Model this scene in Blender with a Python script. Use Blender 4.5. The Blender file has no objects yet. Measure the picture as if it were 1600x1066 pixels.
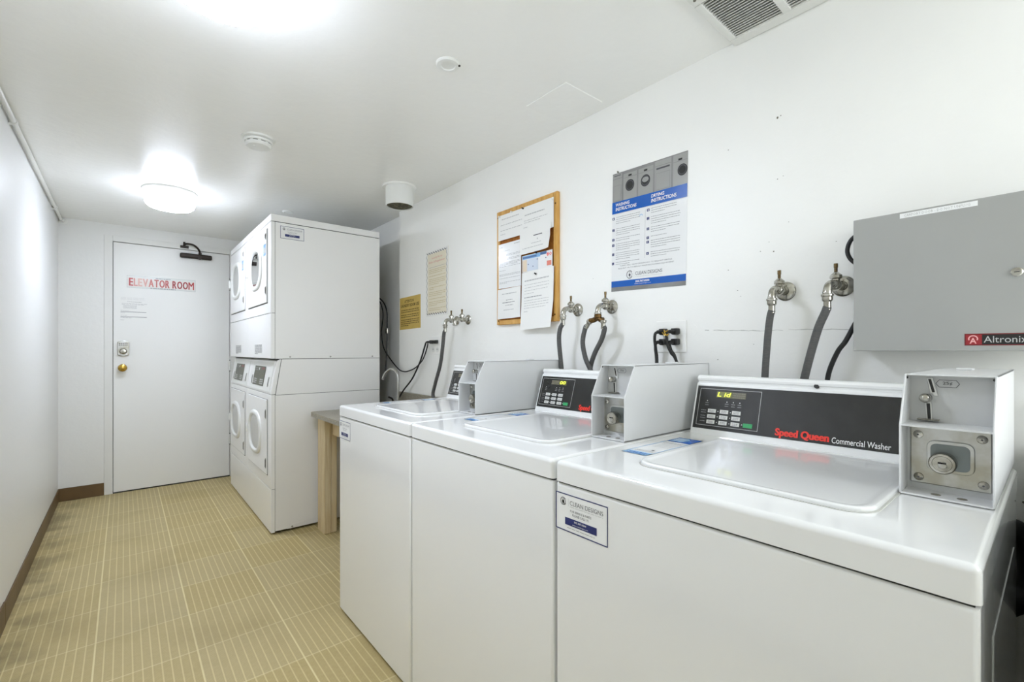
import bpy, bmesh, math, random
from mathutils import Vector, Matrix
R = random.Random(7)
SC = bpy.context.scene
COL = SC.collection
# ------------------------------------------------------------------ camera, world, exposure
CAMZ = 1.1352
cam_d = bpy.data.cameras.new('camera'); cam = bpy.data.objects.new('camera', cam_d); COL.objects.link(cam)
cam.location = (0, 0, CAMZ); cam.rotation_euler = (math.radians(90), 0, -math.radians(40.104))
cam_d.sensor_width = 36.0; cam_d.lens = 36.0 * 719.52 / 1600.0
cam_d.shift_x = 0.0; cam_d.shift_y = (548.0 - 533.0) / 1600.0
cam_d.clip_start = 0.02; cam_d.clip_end = 60
SC.camera = cam
SKY = 2.60             # fill daylight through a window added behind the camera
w = bpy.data.worlds.new('world'); SC.world = w; w.use_nodes = True
w.node_tree.nodes['Background'].inputs[0].default_value = (0.9, 0.95, 1.0, 1)
w.node_tree.nodes['Background'].inputs[1].default_value = SKY
vs = SC.view_settings
SC.display_settings.display_device = 'sRGB'
vs.view_transform = 'Standard'; vs.look = 'None'; vs.gamma = 1.0; vs.use_curve_mapping = False
vs.exposure = 1.56
LAMP = 24.3           # emission strength of the two ceiling lamps
pd = bpy.data.lights.new('added_window_portal', 'AREA'); pd.shape = 'RECTANGLE'; pd.size = 0.94; pd.size_y = 0.96; pd.cycles.is_portal = True  # portal of the added window, steering fill daylight into the room
po = bpy.data.objects.new('added_window_portal', pd); COL.objects.link(po); po.location = (0.98, -1.33, 1.49); po.rotation_euler = (math.radians(90), 0, 0)
SC.cycles.max_bounces = 14; SC.cycles.diffuse_bounces = 8; SC.cycles.glossy_bounces = 5

# ------------------------------------------------------------------ room numbers
XL, XR, XR2, YJ = -0.379, 1.520, 1.572, 3.0675
YF, YN, H = 4.829, -1.25, 2.137

# ------------------------------------------------------------------ materials
def lin(c):
    c = c / 255.0
    return c / 12.92 if c <= 0.04045 else ((c + 0.055) / 1.055) ** 2.4
def rgb(c): return (lin(c[0]), lin(c[1]), lin(c[2]), 1)
MATS = {}
def mat(name, c, rough=0.5, metal=0.0, coat=0.0, emit=0.0, noise=None, bump=None, spec=None, trans=0.0):
    if name in MATS: return MATS[name]
    m = bpy.data.materials.new(name); m.use_nodes = True; nt = m.node_tree; b = nt.nodes['Principled BSDF']
    b.inputs['Base Color'].default_value = rgb(c); b.inputs['Roughness'].default_value = rough
    b.inputs['Metallic'].default_value = metal; b.inputs['Coat Weight'].default_value = coat
    b.inputs['Coat Roughness'].default_value = 0.03
    if spec is not None: b.inputs['Specular IOR Level'].default_value = spec
    if trans: b.inputs['Transmission Weight'].default_value = trans
    if emit:
        b.inputs['Emission Color'].default_value = rgb(c); b.inputs['Emission Strength'].default_value = emit
    tc = None
    if noise or bump:
        tc = nt.nodes.new('ShaderNodeTexCoord')
    if noise:      # (scale, second colour, stretch)
        n = nt.nodes.new('ShaderNodeTexNoise'); n.inputs['Scale'].default_value = noise[0]; n.inputs['Detail'].default_value = 4
        mp = nt.nodes.new('ShaderNodeMapping'); mp.inputs['Scale'].default_value = noise[2] if len(noise) > 2 else (1, 1, 1)
        nt.links.new(tc.outputs['Object'], mp.inputs[0]); nt.links.new(mp.outputs[0], n.inputs['Vector'])
        r = nt.nodes.new('ShaderNodeValToRGB'); r.color_ramp.elements[0].position = 0.35; r.color_ramp.elements[1].position = 0.65
        r.color_ramp.elements[0].color = rgb(c); r.color_ramp.elements[1].color = rgb(noise[1])
        nt.links.new(n.outputs['Fac'], r.inputs[0]); nt.links.new(r.outputs[0], b.inputs['Base Color'])
    if bump:       # (scale, strength, distance)
        n2 = nt.nodes.new('ShaderNodeTexNoise'); n2.inputs['Scale'].default_value = bump[0]; n2.inputs['Detail'].default_value = 3
        nt.links.new(tc.outputs['Object'], n2.inputs['Vector'])
        bp = nt.nodes.new('ShaderNodeBump'); bp.inputs['Strength'].default_value = bump[1]; bp.inputs['Distance'].default_value = bump[2]
        nt.links.new(n2.outputs['Fac'], bp.inputs['Height']); nt.links.new(bp.outputs[0], b.inputs['Normal'])
    MATS[name] = m
    return m
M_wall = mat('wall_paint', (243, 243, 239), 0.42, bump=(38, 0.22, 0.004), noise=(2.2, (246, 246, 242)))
M_wfar = mat('wall_paint_dimmed_far', (227, 227, 223), 0.32, bump=(38, 0.2, 0.004))  # wall paint darkened in colour to tone down lamp light here
M_wleft = mat('wall_paint_dimmed_left', (227, 227, 224), 0.36, bump=(38, 0.22, 0.004))  # wall paint darkened in colour to hold back this wall's brightness
M_ceil = mat('ceiling_paint', (243, 243, 239), 0.27, bump=(26, 0.22, 0.005), noise=(1.6, (245, 245, 241)))
M_door = mat('door_paint', (232, 232, 228), 0.38, bump=(12, 0.12, 0.004))
M_trim = mat('trim_paint', (224, 224, 219), 0.38, bump=(30, 0.1, 0.003))
M_enamel = mat('white_enamel', (238, 239, 238), 0.12, coat=0.5, spec=0.5)
M_enamel2 = mat('dryer_enamel', (240, 240, 238), 0.30, coat=0.1, bump=(420, 0.04, 0.0006))
M_plastic = mat('white_plastic', (231, 232, 228), 0.32)
M_gap = mat('dark_gap', (46, 46, 44), 0.7)
M_black = mat('black_plastic', (24, 24, 23), 0.4)
M_rub = mat('black_cable', (20, 20, 20), 0.45)
M_gloss = mat('black_gloss_overlay', (37, 37, 35), 0.22, noise=(30, (41, 41, 39)))
M_hose = mat('rubber_hose', (74, 75, 74), 0.6, noise=(60, (86, 84, 82), (1, 1, 6)), bump=(300, 0.3, 0.001))
M_chrome = mat('worn_chrome', (196, 194, 186), 0.22, 1.0, noise=(45, (150, 146, 134)))
M_steel = mat('galvanised_steel', (196, 197, 196), 0.30, 1.0, noise=(22, (164, 160, 146)))
M_brass = mat('brass', (190, 156, 74), 0.22, 1.0)
M_oldbrass = mat('aged_brass', (120, 92, 52), 0.42, 1.0, noise=(80, (88, 68, 44)))
M_stem = mat('stained_stem', (126, 104, 70), 0.4, 1.0, noise=(150, (84, 74, 58)))
M_box = mat('meter_paint', (217, 218, 218), 0.30, bump=(300, 0.05, 0.0006))
M_boxrim = mat('meter_edge', (222, 222, 218), 0.35)
M_encl = mat('grey_enclosure_paint', (158, 159, 155), 0.42, noise=(3.0, (163, 164, 160)), bump=(260, 0.05, 0.0006))
M_paper = mat('paper', (238, 238, 234), 0.55)
M_gpaper = mat('glossy_paper', (238, 239, 238), 0.12)
M_print = mat('grey_print', (150, 150, 150), 0.6)
M_print2 = mat('dark_print', (78, 78, 82), 0.6)
M_lprint = mat('faint_print', (188, 188, 186), 0.6)
M_navy = mat('navy_print', (32, 42, 104), 0.4)
M_blue = mat('blue_print', (8, 90, 180), 0.25)
M_lblue = mat('light_blue_print', (126, 178, 222), 0.3)
M_white = mat('white_print', (240, 241, 240), 0.4)
M_ygold = mat('gold_paper', (206, 178, 96), 0.6, noise=(14, (196, 166, 84)))
M_ygprint = mat('olive_print', (104, 84, 28), 0.6)
M_cream = mat('cream_paper', (233, 226, 205), 0.6)
M_cprint = mat('cream_print', (208, 194, 152), 0.6)
M_pink = mat('pink_print', (218, 152, 138), 0.6)
M_oak = mat('oak_frame', (218, 172, 96), 0.4, noise=(9, (200, 148, 70), (6, 6, 1)))
M_cork = mat('cork', (184, 118, 44), 0.8, noise=(120, (160, 98, 34)))
M_red = mat('red_print', (240, 56, 42), 0.35)
M_dred = mat('dark_red_print', (116, 24, 28), 0.35)
M_lred = mat('pale_red_print', (240, 214, 208), 0.5)
M_green = mat('green_key', (52, 164, 98), 0.4)
M_key = mat('key_cap', (222, 222, 218), 0.4)
M_led = mat('display_window', (104, 102, 84), 0.25)
M_ledon = mat('display_lit', (222, 232, 80), 0.4, emit=0.42)
M_brown = mat('brown_vinyl', (108, 84, 50), 0.45, noise=(5, (92, 70, 40)))
M_wood = mat('raw_pine', (220, 204, 168), 0.6, noise=(7, (202, 180, 138), (14, 14, 0.8)), bump=(60, 0.2, 0.002))
M_lam = mat('speckled_laminate', (168, 160, 142), 0.35, noise=(190, (116, 112, 98)))
M_dark = mat('dark_bronze', (44, 36, 28), 0.45, 0.4)
M_drum = mat('drum_steel', (66, 66, 62), 0.4, 0.5)
M_disp = mat('dryer_display', (76, 78, 54), 0.35, noise=(60, (58, 60, 42)))
M_seam = mat('painted_seam', (196, 196, 191), 0.6)
M_mark = mat('wall_mark', (120, 116, 104), 0.8)
M_rough = mat('rough_vent_mesh', (110, 106, 84), 0.9, noise=(70, (60, 58, 46)), bump=(70, 1.0, 0.01))
M_pgrey = mat('poster_grey', (122, 122, 120), 0.3, noise=(8, (144, 144, 142)))
M_pmach = mat('poster_machine', (158, 158, 154), 0.3)
M_lamp = mat('lamp_glass', (255, 252, 246), 0.3, emit=LAMP)
for n_ in M_lamp.node_tree.nodes:
    if n_.type == 'BSDF_PRINCIPLED': n_.inputs['Emission Color'].default_value = (0.88, 0.955, 1.13, 1)
M_lamps = M_lamp.copy(); M_lamps.name = 'lamp_glass_side'; M_lamps.node_tree.nodes['Principled BSDF'].inputs['Emission Strength'].default_value = LAMP * 0.12
def glass_mat():
    m = bpy.data.materials.new('door_glass'); m.use_nodes = True; nt = m.node_tree
    for n in list(nt.nodes): nt.nodes.remove(n)
    o = nt.nodes.new('ShaderNodeOutputMaterial'); t = nt.nodes.new('ShaderNodeBsdfTransparent'); g = nt.nodes.new('ShaderNodeBsdfGlossy')
    t.inputs[0].default_value = (0.42, 0.42, 0.41, 1); g.inputs['Roughness'].default_value = 0.04
    f = nt.nodes.new('ShaderNodeFresnel'); f.inputs[0].default_value = 1.15; mx = nt.nodes.new('ShaderNodeMixShader')
    nt.links.new(f.outputs[0], mx.inputs[0]); nt.links.new(t.outputs[0], mx.inputs[1]); nt.links.new(g.outputs[0], mx.inputs[2]); nt.links.new(mx.outputs[0], o.inputs[0])
    return m
M_glass = glass_mat()
def tape_mat():
    m = bpy.data.materials.new('clear_tape'); m.use_nodes = True; nt = m.node_tree
    for n in list(nt.nodes): nt.nodes.remove(n)
    o = nt.nodes.new('ShaderNodeOutputMaterial'); t = nt.nodes.new('ShaderNodeBsdfTransparent'); g = nt.nodes.new('ShaderNodeBsdfGlossy')
    t.inputs[0].default_value = (0.97, 0.97, 0.97, 1); g.inputs['Roughness'].default_value = 0.1
    mx = nt.nodes.new('ShaderNodeMixShader'); mx.inputs[0].default_value = 0.12
    nt.links.new(t.outputs[0], mx.inputs[1]); nt.links.new(g.outputs[0], mx.inputs[2]); nt.links.new(mx.outputs[0], o.inputs[0])
    return m
M_tape = tape_mat()

def floor_mat():
    m = bpy.data.materials.new('ribbed_tile'); m.use_nodes = True; nt = m.node_tree; b = nt.nodes['Principled BSDF']
    N = nt.nodes; K = nt.links
    def mth(op, a, c=None, d=None):
        n = N.new('ShaderNodeMath'); n.operation = op
        for i, v in enumerate((a, c, d)):
            if v is None: continue
            if isinstance(v, (int, float)): n.inputs[i].default_value = v
            else: K.new(v, n.inputs[i])
        return n.outputs[0]
    g = N.new('ShaderNodeNewGeometry'); s = N.new('ShaderNodeSeparateXYZ'); K.new(g.outputs['Position'], s.inputs[0])
    X, Y = s.outputs[0], s.outputs[1]
    a = mth('DIVIDE', mth('ADD', X, 0.085 + 2.98), 0.298); c = mth('DIVIDE', mth('ADD', Y, 3.04 - 1.797 + 0.304 * 10), 0.304)
    fa = mth('FRACT', a); fc = mth('FRACT', c)
    def line(f, wd, soft):      # 1 near 0/1 of f
        d = mth('MINIMUM', f, mth('SUBTRACT', 1.0, f))
        return mth('SUBTRACT', 1.0, mth('SMOOTH_MIN', 1.0, mth('DIVIDE', d, wd), soft))
    def band(f, wd):
        d = mth('MINIMUM', f, mth('SUBTRACT', 1.0, f))
        mr = N.new('ShaderNodeMapRange'); mr.interpolation_type = 'SMOOTHSTEP'; K.new(d, mr.inputs[0])
        mr.inputs[1].default_value = wd * 0.5; mr.inputs[2].default_value = wd * 1.4; mr.inputs[3].default_value = 1; mr.inputs[4].default_value = 0
        return mr.outputs[0]
    gy = band(fa, 0.010); gx = band(fc, 0.011)
    rib = band(mth('FRACT', mth('MULTIPLY', fa, 11.0)), 0.085)
    cross = band(mth('FRACT', mth('MULTIPLY', fc, 48.0)), 0.22)
    ti = N.new('ShaderNodeTexWhiteNoise'); ti.noise_dimensions = '2D'; cb = N.new('ShaderNodeCombineXYZ')
    K.new(mth('FLOOR', a), cb.inputs[0]); K.new(mth('FLOOR', c), cb.inputs[1]); K.new(cb.outputs[0], ti.inputs['Vector'])
    n1 = N.new('ShaderNodeTexNoise'); n1.inputs['Scale'].default_value = 2.6; n1.inputs['Detail'].default_value = 5; K.new(g.outputs['Position'], n1.inputs['Vector'])
    n2 = N.new('ShaderNodeTexNoise'); n2.inputs['Scale'].default_value = 70; n2.inputs['Detail'].default_value = 3; K.new(g.outputs['Position'], n2.inputs['Vector'])
    def mix(f, A, B):
        n = N.new('ShaderNodeMix'); n.data_type = 'RGBA'
        if isinstance(f, (int, float)): n.inputs['Factor'].default_value = f
        else: K.new(f, n.inputs['Factor'])
        for k, v in ((6, A), (7, B)):
            if isinstance(v, tuple): n.inputs[k].default_value = v
            else: K.new(v, n.inputs[k])
        return n.outputs[2]
    base = mix(n2.outputs['Fac'], rgb((172, 152, 98)), rgb((190, 172, 120)))
    base = mix(mth('MULTIPLY', ti.outputs[0], 0.35), base, rgb((192, 180, 146)))
    base = mix(mth('MULTIPLY', cross, 0.32), base, rgb((146, 126, 76)))
    base = mix(mth('MULTIPLY', rib, 0.62), base, rgb((218, 204, 150)))
    base = mix(mth('MULTIPLY', gx, 0.5), base, rgb((220, 208, 160)))
    base = mix(mth('MULTIPLY', gy, 0.75), base, rgb((222, 210, 160)))
    dr = N.new('ShaderNodeValToRGB'); dr.color_ramp.elements[0].position = 0.50; dr.color_ramp.elements[1].position = 0.74; K.new(n1.outputs['Fac'], dr.inputs[0])
    base = mix(mth('MULTIPLY', dr.outputs[0], 0.35), base, rgb((136, 118, 68)))
    # grime trodden along the left wall
    mr = N.new('ShaderNodeMapRange'); K.new(X, mr.inputs[0]); mr.inputs[1].default_value = XL + 0.22; mr.inputs[2].default_value = XL; mr.inputs[3].default_value = 0; mr.inputs[4].default_value = 1
    n3 = N.new('ShaderNodeTexNoise'); n3.inputs['Scale'].default_value = 7.0; n3.inputs['Detail'].default_value = 6; K.new(g.outputs['Position'], n3.inputs['Vector'])
    gr = N.new('ShaderNodeValToRGB'); gr.color_ramp.elements[0].position = 0.42; gr.color_ramp.elements[1].position = 0.62; K.new(n3.outputs['Fac'], gr.inputs[0])
    base = mix(mth('MULTIPLY', mth('MULTIPLY', mr.outputs[0], gr.outputs[0]), 0.6), base, rgb((88, 76, 44)))
    K.new(base, b.inputs['Base Color']); b.inputs['Roughness'].default_value = 0.5
    bp = N.new('ShaderNodeBump'); bp.inputs['Strength'].default_value = 0.25; bp.inputs['Distance'].default_value = 0.002
    K.new(mth('ADD', rib, mth('MULTIPLY', cross, -0.5)), bp.inputs['Height']); K.new(bp.outputs[0], b.inputs['Normal'])
    return m
M_floor = floor_mat()

# ------------------------------------------------------------------ mesh builder
def V(*a): return Vector(a)
class Fr:
    """a flat drawing frame: point = o + u*U + v*V + n*N (warp adds to n)"""
    def __init__(s, o, U, Vv, N, warp=None):
        s.o, s.U, s.V, s.N, s.warp = Vector(o), Vector(U), Vector(Vv), Vector(N).normalized(), warp
    def pt(s, u, v, n=0.0):
        if s.warp: n = n + s.warp(u, v)
        return s.o + s.U * u + s.V * v + s.N * n
L1 = 0.0005   # one printed layer
class MB:
    def __init__(s): s.bm = bmesh.new(); s.m = []
    def mi(s, m):
        if m not in s.m: s.m.append(m)
        return s.m.index(m)
    def merge(s, t, m, mtx=None):
        i = s.mi(m); d = {}
        for v in t.verts: d[v] = s.bm.verts.new(mtx @ v.co if mtx else v.co)
        for f in t.faces:
            try: nf = s.bm.faces.new([d[v] for v in f.verts])
            except ValueError: continue
            nf.material_index = i; nf.smooth = True
        t.free(); return s
    def box(s, x0, x1, y0, y1, z0, z1, m, bev=0.0, seg=2, edges=None):
        t = bmesh.new(); bmesh.ops.create_cube(t, size=1.0)
        for v in t.verts: v.co = Vector(((x0 + x1) / 2 + v.co.x * (x1 - x0), (y0 + y1) / 2 + v.co.y * (y1 - y0), (z0 + z1) / 2 + v.co.z * (z1 - z0)))
        if bev:
            ee = [e for e in t.edges if edges is None or edges((e.verts[0].co + e.verts[1].co) / 2)]
            bmesh.ops.bevel(t, geom=ee, offset=bev, segments=seg, affect='EDGES', profile=0.5, clamp_overlap=True)
        return s.merge(t, m)
    def prism(s, pts, d, m, bev=0.0, seg=2, edges=None, cap=True):
        """polygon of 3-D points extruded along vector d"""
        t = bmesh.new(); d = Vector(d)
        a = [t.verts.new(p) for p in pts]; b = [t.verts.new(Vector(p) + d) for p in pts]
        n = len(a)
        t.faces.new(a[::-1]); t.faces.new(b)
        for i in range(n): t.faces.new([a[i], a[(i + 1) % n], b[(i + 1) % n], b[i]])
        bmesh.ops.recalc_face_normals(t, faces=t.faces)
        if bev:
            ee = [e for e in t.edges if edges is None or edges((e.verts[0].co + e.verts[1].co) / 2)]
            bmesh.ops.bevel(t, geom=ee, offset=bev, segments=seg, affect='EDGES', profile=0.5, clamp_overlap=True)
        return s.merge(t, m)
    def lathe(s, prof, o, axis, m, seg=24):
        """prof: list of (radius, height along axis)"""
        t = bmesh.new(); rings = []
        for r, h in prof:
            if r < 1e-6: rings.append([t.verts.new((0, 0, h))])
            else: rings.append([t.verts.new((r * math.cos(2 * math.pi * k / seg), r * math.sin(2 * math.pi * k / seg), h)) for k in range(seg)])
        for A, B in zip(rings, rings[1:]):
            for k in range(seg):
                k2 = (k + 1) % seg
                if len(A) == 1 and len(B) == 1: break
                if len(A) == 1: t.faces.new([A[0], B[k2], B[k]])
                elif len(B) == 1: t.faces.new([A[k], A[k2], B[0]])
                else: t.faces.new([A[k], A[k2], B[k2], B[k]])
        if len(rings[0]) > 1: t.faces.new(rings[0][::-1])
        if len(rings[-1]) > 1: t.faces.new(rings[-1])
        bmesh.ops.recalc_face_normals(t, faces=t.faces)
        q = Vector(axis).to_track_quat('Z', 'Y').to_matrix().to_4x4()
        return s.merge(t, m, Matrix.Translation(Vector(o)) @ q)
    def cyl(s, a, b, r, m, seg=20, r2=None, bev=0.0):
        a = Vector(a); b = Vector(b); h = (b - a).length; r2 = r if r2 is None else r2
        p = [(r, 0), (r2, h)] if not bev else [(r - bev, 0), (r, bev), (r2, h - bev), (r2 - bev, h)]
        return s.lathe(p, a, b - a, m, seg)
    def sphere(s, o, r, m, seg=16, sc=(1, 1, 1)):
        t = bmesh.new(); bmesh.ops.create_uvsphere(t, u_segments=seg, v_segments=seg // 2, radius=r)
        return s.merge(t, m, Matrix.Translation(Vector(o)) @ Matrix.Diagonal((sc[0], sc[1], sc[2], 1)))
    def tube(s, pts, r, m, seg=12, sub=6):
        P = [Vector(p) for p in pts]; Q = []
        if len(P) > 2:
            E = [P[0] * 2 - P[1]] + P + [P[-1] * 2 - P[-2]]
            for i in range(1, len(E) - 2):
                for k in range(sub):
                    t = k / sub; a, b, c, d = E[i - 1], E[i], E[i + 1], E[i + 2]
                    Q.append(0.5 * ((2 * b) + (c - a) * t + (2 * a - 5 * b + 4 * c - d) * t * t + (3 * b - a - 3 * c + d) * t ** 3))
            Q.append(P[-1])
        else: Q = P
        t = bmesh.new(); rings = []; n = None
        for i, q in enumerate(Q):
            tg = (Q[min(i + 1, len(Q) - 1)] - Q[max(i - 1, 0)]).normalized()
            if n is None:
                n = tg.orthogonal().normalized()
            n = (n - tg * n.dot(tg)).normalized(); bn = tg.cross(n)
            rr = r(i / (len(Q) - 1)) if callable(r) else r
            rings.append([t.verts.new(q + n * rr * math.cos(2 * math.pi * k / seg) + bn * rr * math.sin(2 * math.pi * k / seg)) for k in range(seg)])
        for A, B in zip(rings, rings[1:]):
            for k in range(seg): t.faces.new([A[k], A[(k + 1) % seg], B[(k + 1) % seg], B[k]])
        t.faces.new(rings[0][::-1]); t.faces.new(rings[-1])
        bmesh.ops.recalc_face_normals(t, faces=t.faces)
        return s.merge(t, m)
    # ---- printed things on a frame
    def quad(s, fr, u0, v0, u1, v1, m, lay=1, nu=1, nv=1):
        if fr.warp and nu == 1: nu = max(1, min(12, int(abs(u1 - u0) / (0.012 / max(fr.U.length, 1e-6))))); nv = max(1, min(12, int(abs(v1 - v0) / (0.012 / max(fr.V.length, 1e-6)))))
        i = s.mi(m); g = [[s.bm.verts.new(fr.pt(u0 + (u1 - u0) * a / nu, v0 + (v1 - v0) * b / nv, lay * L1)) for a in range(nu + 1)] for b in range(nv + 1)]
        for b in range(nv):
            for a in range(nu):
                f = s.bm.faces.new([g[b][a], g[b][a + 1], g[b + 1][a + 1], g[b + 1][a]]); f.material_index = i; f.smooth = True
        return s
    def poly(s, fr, pts, m, lay=1):
        f = s.bm.faces.new([s.bm.verts.new(fr.pt(u, v, lay * L1)) for u, v in pts]); f.material_index = s.mi(m); return s
    def border(s, fr, u0, v0, u1, v1, wd, m, lay=1, wv=None):
        wv = wd if wv is None else wv
        s.quad(fr, u0, v0, u1, v0 + wv, m, lay); s.quad(fr, u0, v1 - wv, u1, v1, m, lay)
        s.quad(fr, u0, v0 + wv, u0 + wd, v1 - wv, m, lay); s.quad(fr, u1 - wd, v0 + wv, u1, v1 - wv, m, lay); return s
    def sheet(s, fr, u0, v0, u1, v1, m, t=0.0006, nu=10, nv=14):
        i = s.mi(m)
        def grid(n): return [[s.bm.verts.new(fr.pt(u0 + (u1 - u0) * a / nu, v0 + (v1 - v0) * b / nv, n)) for a in range(nu + 1)] for b in range(nv + 1)]
        A, B = grid(0.0), grid(-t)
        def F(l):
            f = s.bm.faces.new(l); f.material_index = i; f.smooth = True
        for b in range(nv):
            for a in range(nu):
                F([A[b][a], A[b][a + 1], A[b + 1][a + 1], A[b + 1][a]]); F([B[b][a], B[b + 1][a], B[b + 1][a + 1], B[b][a + 1]])
        for a in range(nu):
            F([A[0][a], B[0][a], B[0][a + 1], A[0][a + 1]]); F([A[nv][a], A[nv][a + 1], B[nv][a + 1], B[nv][a]])
        for b in range(nv):
            F([A[b][0], A[b + 1][0], B[b + 1][0], B[b][0]]); F([A[b][nu], B[b][nu], B[b + 1][nu], A[b + 1][nu]])
        return s
    def text(s, fr, st, u0, v0, wd, ht, m, lay=2, bold=0.0, shear=0.0, res=3, cap=False):
        vs_, fs_ = text_geo(st, bold, shear, res)
        mx = max(v[0] for v in vs_) or 1; my = max(v[1] for v in vs_) or 1; mn = min(v[1] for v in vs_); my -= mn
        i = s.mi(m); N_ = [s.bm.verts.new(fr.pt(u0 + v[0] / mx * wd, v0 + (v[1] - mn) / my * ht, lay * L1)) for v in vs_]
        for f in fs_:
            try: nf = s.bm.faces.new([N_[k] for k in f]); nf.material_index = i
            except ValueError: pass
        return s
    def lines(s, fr, u0, u1, vt, n, pitch, ht, m, lay=2, last=1.0, words=True, wd=1.0):
        """rows of unreadable small print"""
        for r in range(n):
            end = u1 if r < n - 1 else u0 + (u1 - u0) * last
            v = vt - r * pitch; u = u0; W = (u1 - u0)
            if not words: s.quad(fr, u0, v - ht, end, v, m, lay); continue
            while u < end - W * 0.02:
                e = min(end, u + W * R.uniform(0.05, 0.16) * wd)
                s.quad(fr, u, v - ht, e, v, m, lay); u = e + W * 0.022 * wd
        return s
    def ring(s, fr, cu, cv, r0, r1, m, lay=2, a0=0, a1=360, seg=28, asp=1.0):
        i = s.mi(m); n = max(3, int(seg * (a1 - a0) / 360)); P = []
        for k in range(n + 1):
            a = math.radians(a0 + (a1 - a0) * k / n)
            P.append((s.bm.verts.new(fr.pt(cu + r0 * math.cos(a), cv + asp * r0 * math.sin(a), lay * L1)), s.bm.verts.new(fr.pt(cu + r1 * math.cos(a), cv + asp * r1 * math.sin(a), lay * L1))))
        for (a, b), (c, d) in zip(P, P[1:]):
            f = s.bm.faces.new([a, b, d, c]); f.material_index = i
        return s
    def disc(s, fr, cu, cv, r, m, lay=2, seg=20, asp=1.0):
        return s.poly(fr, [(cu + r * math.cos(2 * math.pi * k / seg), cv + asp * r * math.sin(2 * math.pi * k / seg)) for k in range(seg)], m, lay)
    def build(s, name, parent=None, at=None, wn=True):
        off = wloc(parent) if parent else Vector((0, 0, 0))
        if parent is None and at is not None: off = Vector(at)
        for v in s.bm.verts: v.co -= off
        me = bpy.data.meshes.new(name); s.bm.to_mesh(me); s.bm.free()
        for m in s.m: me.materials.append(m)
        me.set_sharp_from_angle(angle=math.radians(32))
        o = bpy.data.objects.new(name, me); COL.objects.link(o)
        if parent: o.parent = parent
        else: o.location = off
        if wn:
            md = o.modifiers.new('wn', 'WEIGHTED_NORMAL'); md.keep_sharp = True; md.weight = 80
        return o
def wloc(o):
    l = Vector((0, 0, 0))
    while o: l = l + Vector(o.location); o = o.parent
    return l
_tc = {}
def text_geo(st, bold, shear, res):
    k = (st, bold, shear, res)
    if k in _tc: return _tc[k]
    c = bpy.data.curves.new('t', 'FONT'); c.body = st; c.size = 1.0; c.offset = bold; c.shear = shear; c.resolution_u = res; c.fill_mode = 'FRONT'
    o = bpy.data.objects.new('t', c); COL.objects.link(o); dg = bpy.context.evaluated_depsgraph_get(); dg.update()
    me = bpy.data.meshes.new_from_object(o.evaluated_get(dg))
    vs_ = [(v.co.x, v.co.y) for v in me.vertices]; x0 = min(v[0] for v in vs_); vs_ = [(x - x0, y) for x, y in vs_]
    fs_ = [list(p.vertices) for p in me.polygons]
    bpy.data.objects.remove(o); bpy.data.curves.remove(c); bpy.data.meshes.remove(me)
    _tc[k] = (vs_, fs_); return _tc[k]
def empty(name, loc):
    o = bpy.data.objects.new(name, None); COL.objects.link(o); o.location = loc; o.empty_display_size = 0.05; return o
def tag(o, label=None, cat=None, group=None, kind=None):
    if label: o['label'] = label
    if cat: o['category'] = cat
    if group: o['group'] = group
    if kind: o['kind'] = kind
    return o
def kids(o): return [c for c in bpy.data.objects if c.parent == o]
def copy_tree(o, skip=()):
    def rec(a, par):
        c = a.copy(); COL.objects.link(c)
        if par: c.parent = par
        for ch in kids(a):
            if ch.name.split('.')[0] in skip or ch == c: continue
            rec(ch, c)
        return c
    return rec(o, None)
def wallfr(y, z, x=XR - 0.001, U=(0, -1, 0), Vv=(0, 0, 1)): return Fr((x, y, z), U, Vv, (-1, 0, 0))

# ================================================================== THE SETTING
def struct(o): o['kind'] = 'structure'; return o
struct(MB().box(XL - 0.1, XR2 + 0.1, YN - 0.1, YF + 0.1, -0.1, 0, M_floor).build('floor', wn=False))
struct(MB().box(XL - 0.1, XR2 + 0.1, YN - 0.1, YF + 0.1, H, H + 0.1, M_ceil).build('ceiling', wn=False))
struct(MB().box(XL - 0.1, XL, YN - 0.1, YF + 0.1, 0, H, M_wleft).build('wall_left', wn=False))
wn_ = MB(); wx0, wx1, wz0, wz1 = 0.50, 1.46, 1.00, 1.98
wn_.box(XL, wx0, YN - 0.1, YN, 0, H, M_wall); wn_.box(wx1, XR2 + 0.1, YN - 0.1, YN, 0, H, M_wall); wn_.box(wx0, wx1, YN - 0.1, YN, wz1, H, M_wall); wn_.box(wx0, wx1, YN - 0.1, YN, 0, wz0, M_wall)
struct(wn_.build('wall_near', wn=False))
b = MB(); b.box(wx0 + .002, wx0 + 0.04, YN - 0.08, YN - 0.03, wz0 + .002, wz1 - .002, M_trim, 0.003); b.box(wx1 - 0.04, wx1 - .002, YN - 0.08, YN - 0.03, wz0 + .002, wz1 - .002, M_trim, 0.003)
b.box(wx0 + 0.04, wx1 - 0.04, YN - 0.08, YN - 0.03, wz1 - 0.04, wz1 - .002, M_trim, 0.003); b.box(wx0 + 0.04, wx1 - 0.04, YN - 0.08, YN - 0.03, wz0 + .002, wz0 + 0.04, M_trim, 0.003)
struct(b.build('added_window'))  # unseen window added in the near wall to let fill light in
hw = MB(); hw.box(0.76, XR, -0.70, 0.016, 0, 0.93, M_wall, 0.004, 2); struct(hw.build('added_light_block'))  # unseen low block added to keep light off the near washer's side
wr = MB(); wr.prism([(XR, YN, 0), (XR2 + 0.1, YN, 0), (XR2 + 0.1, YF + 0.1, 0), (XR2, YF + 0.1, 0), (XR2, YJ, 0), (XR, YJ, 0)], (0, 0, H), M_wall)
wr = struct(wr.build('wall_right', wn=False))
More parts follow.
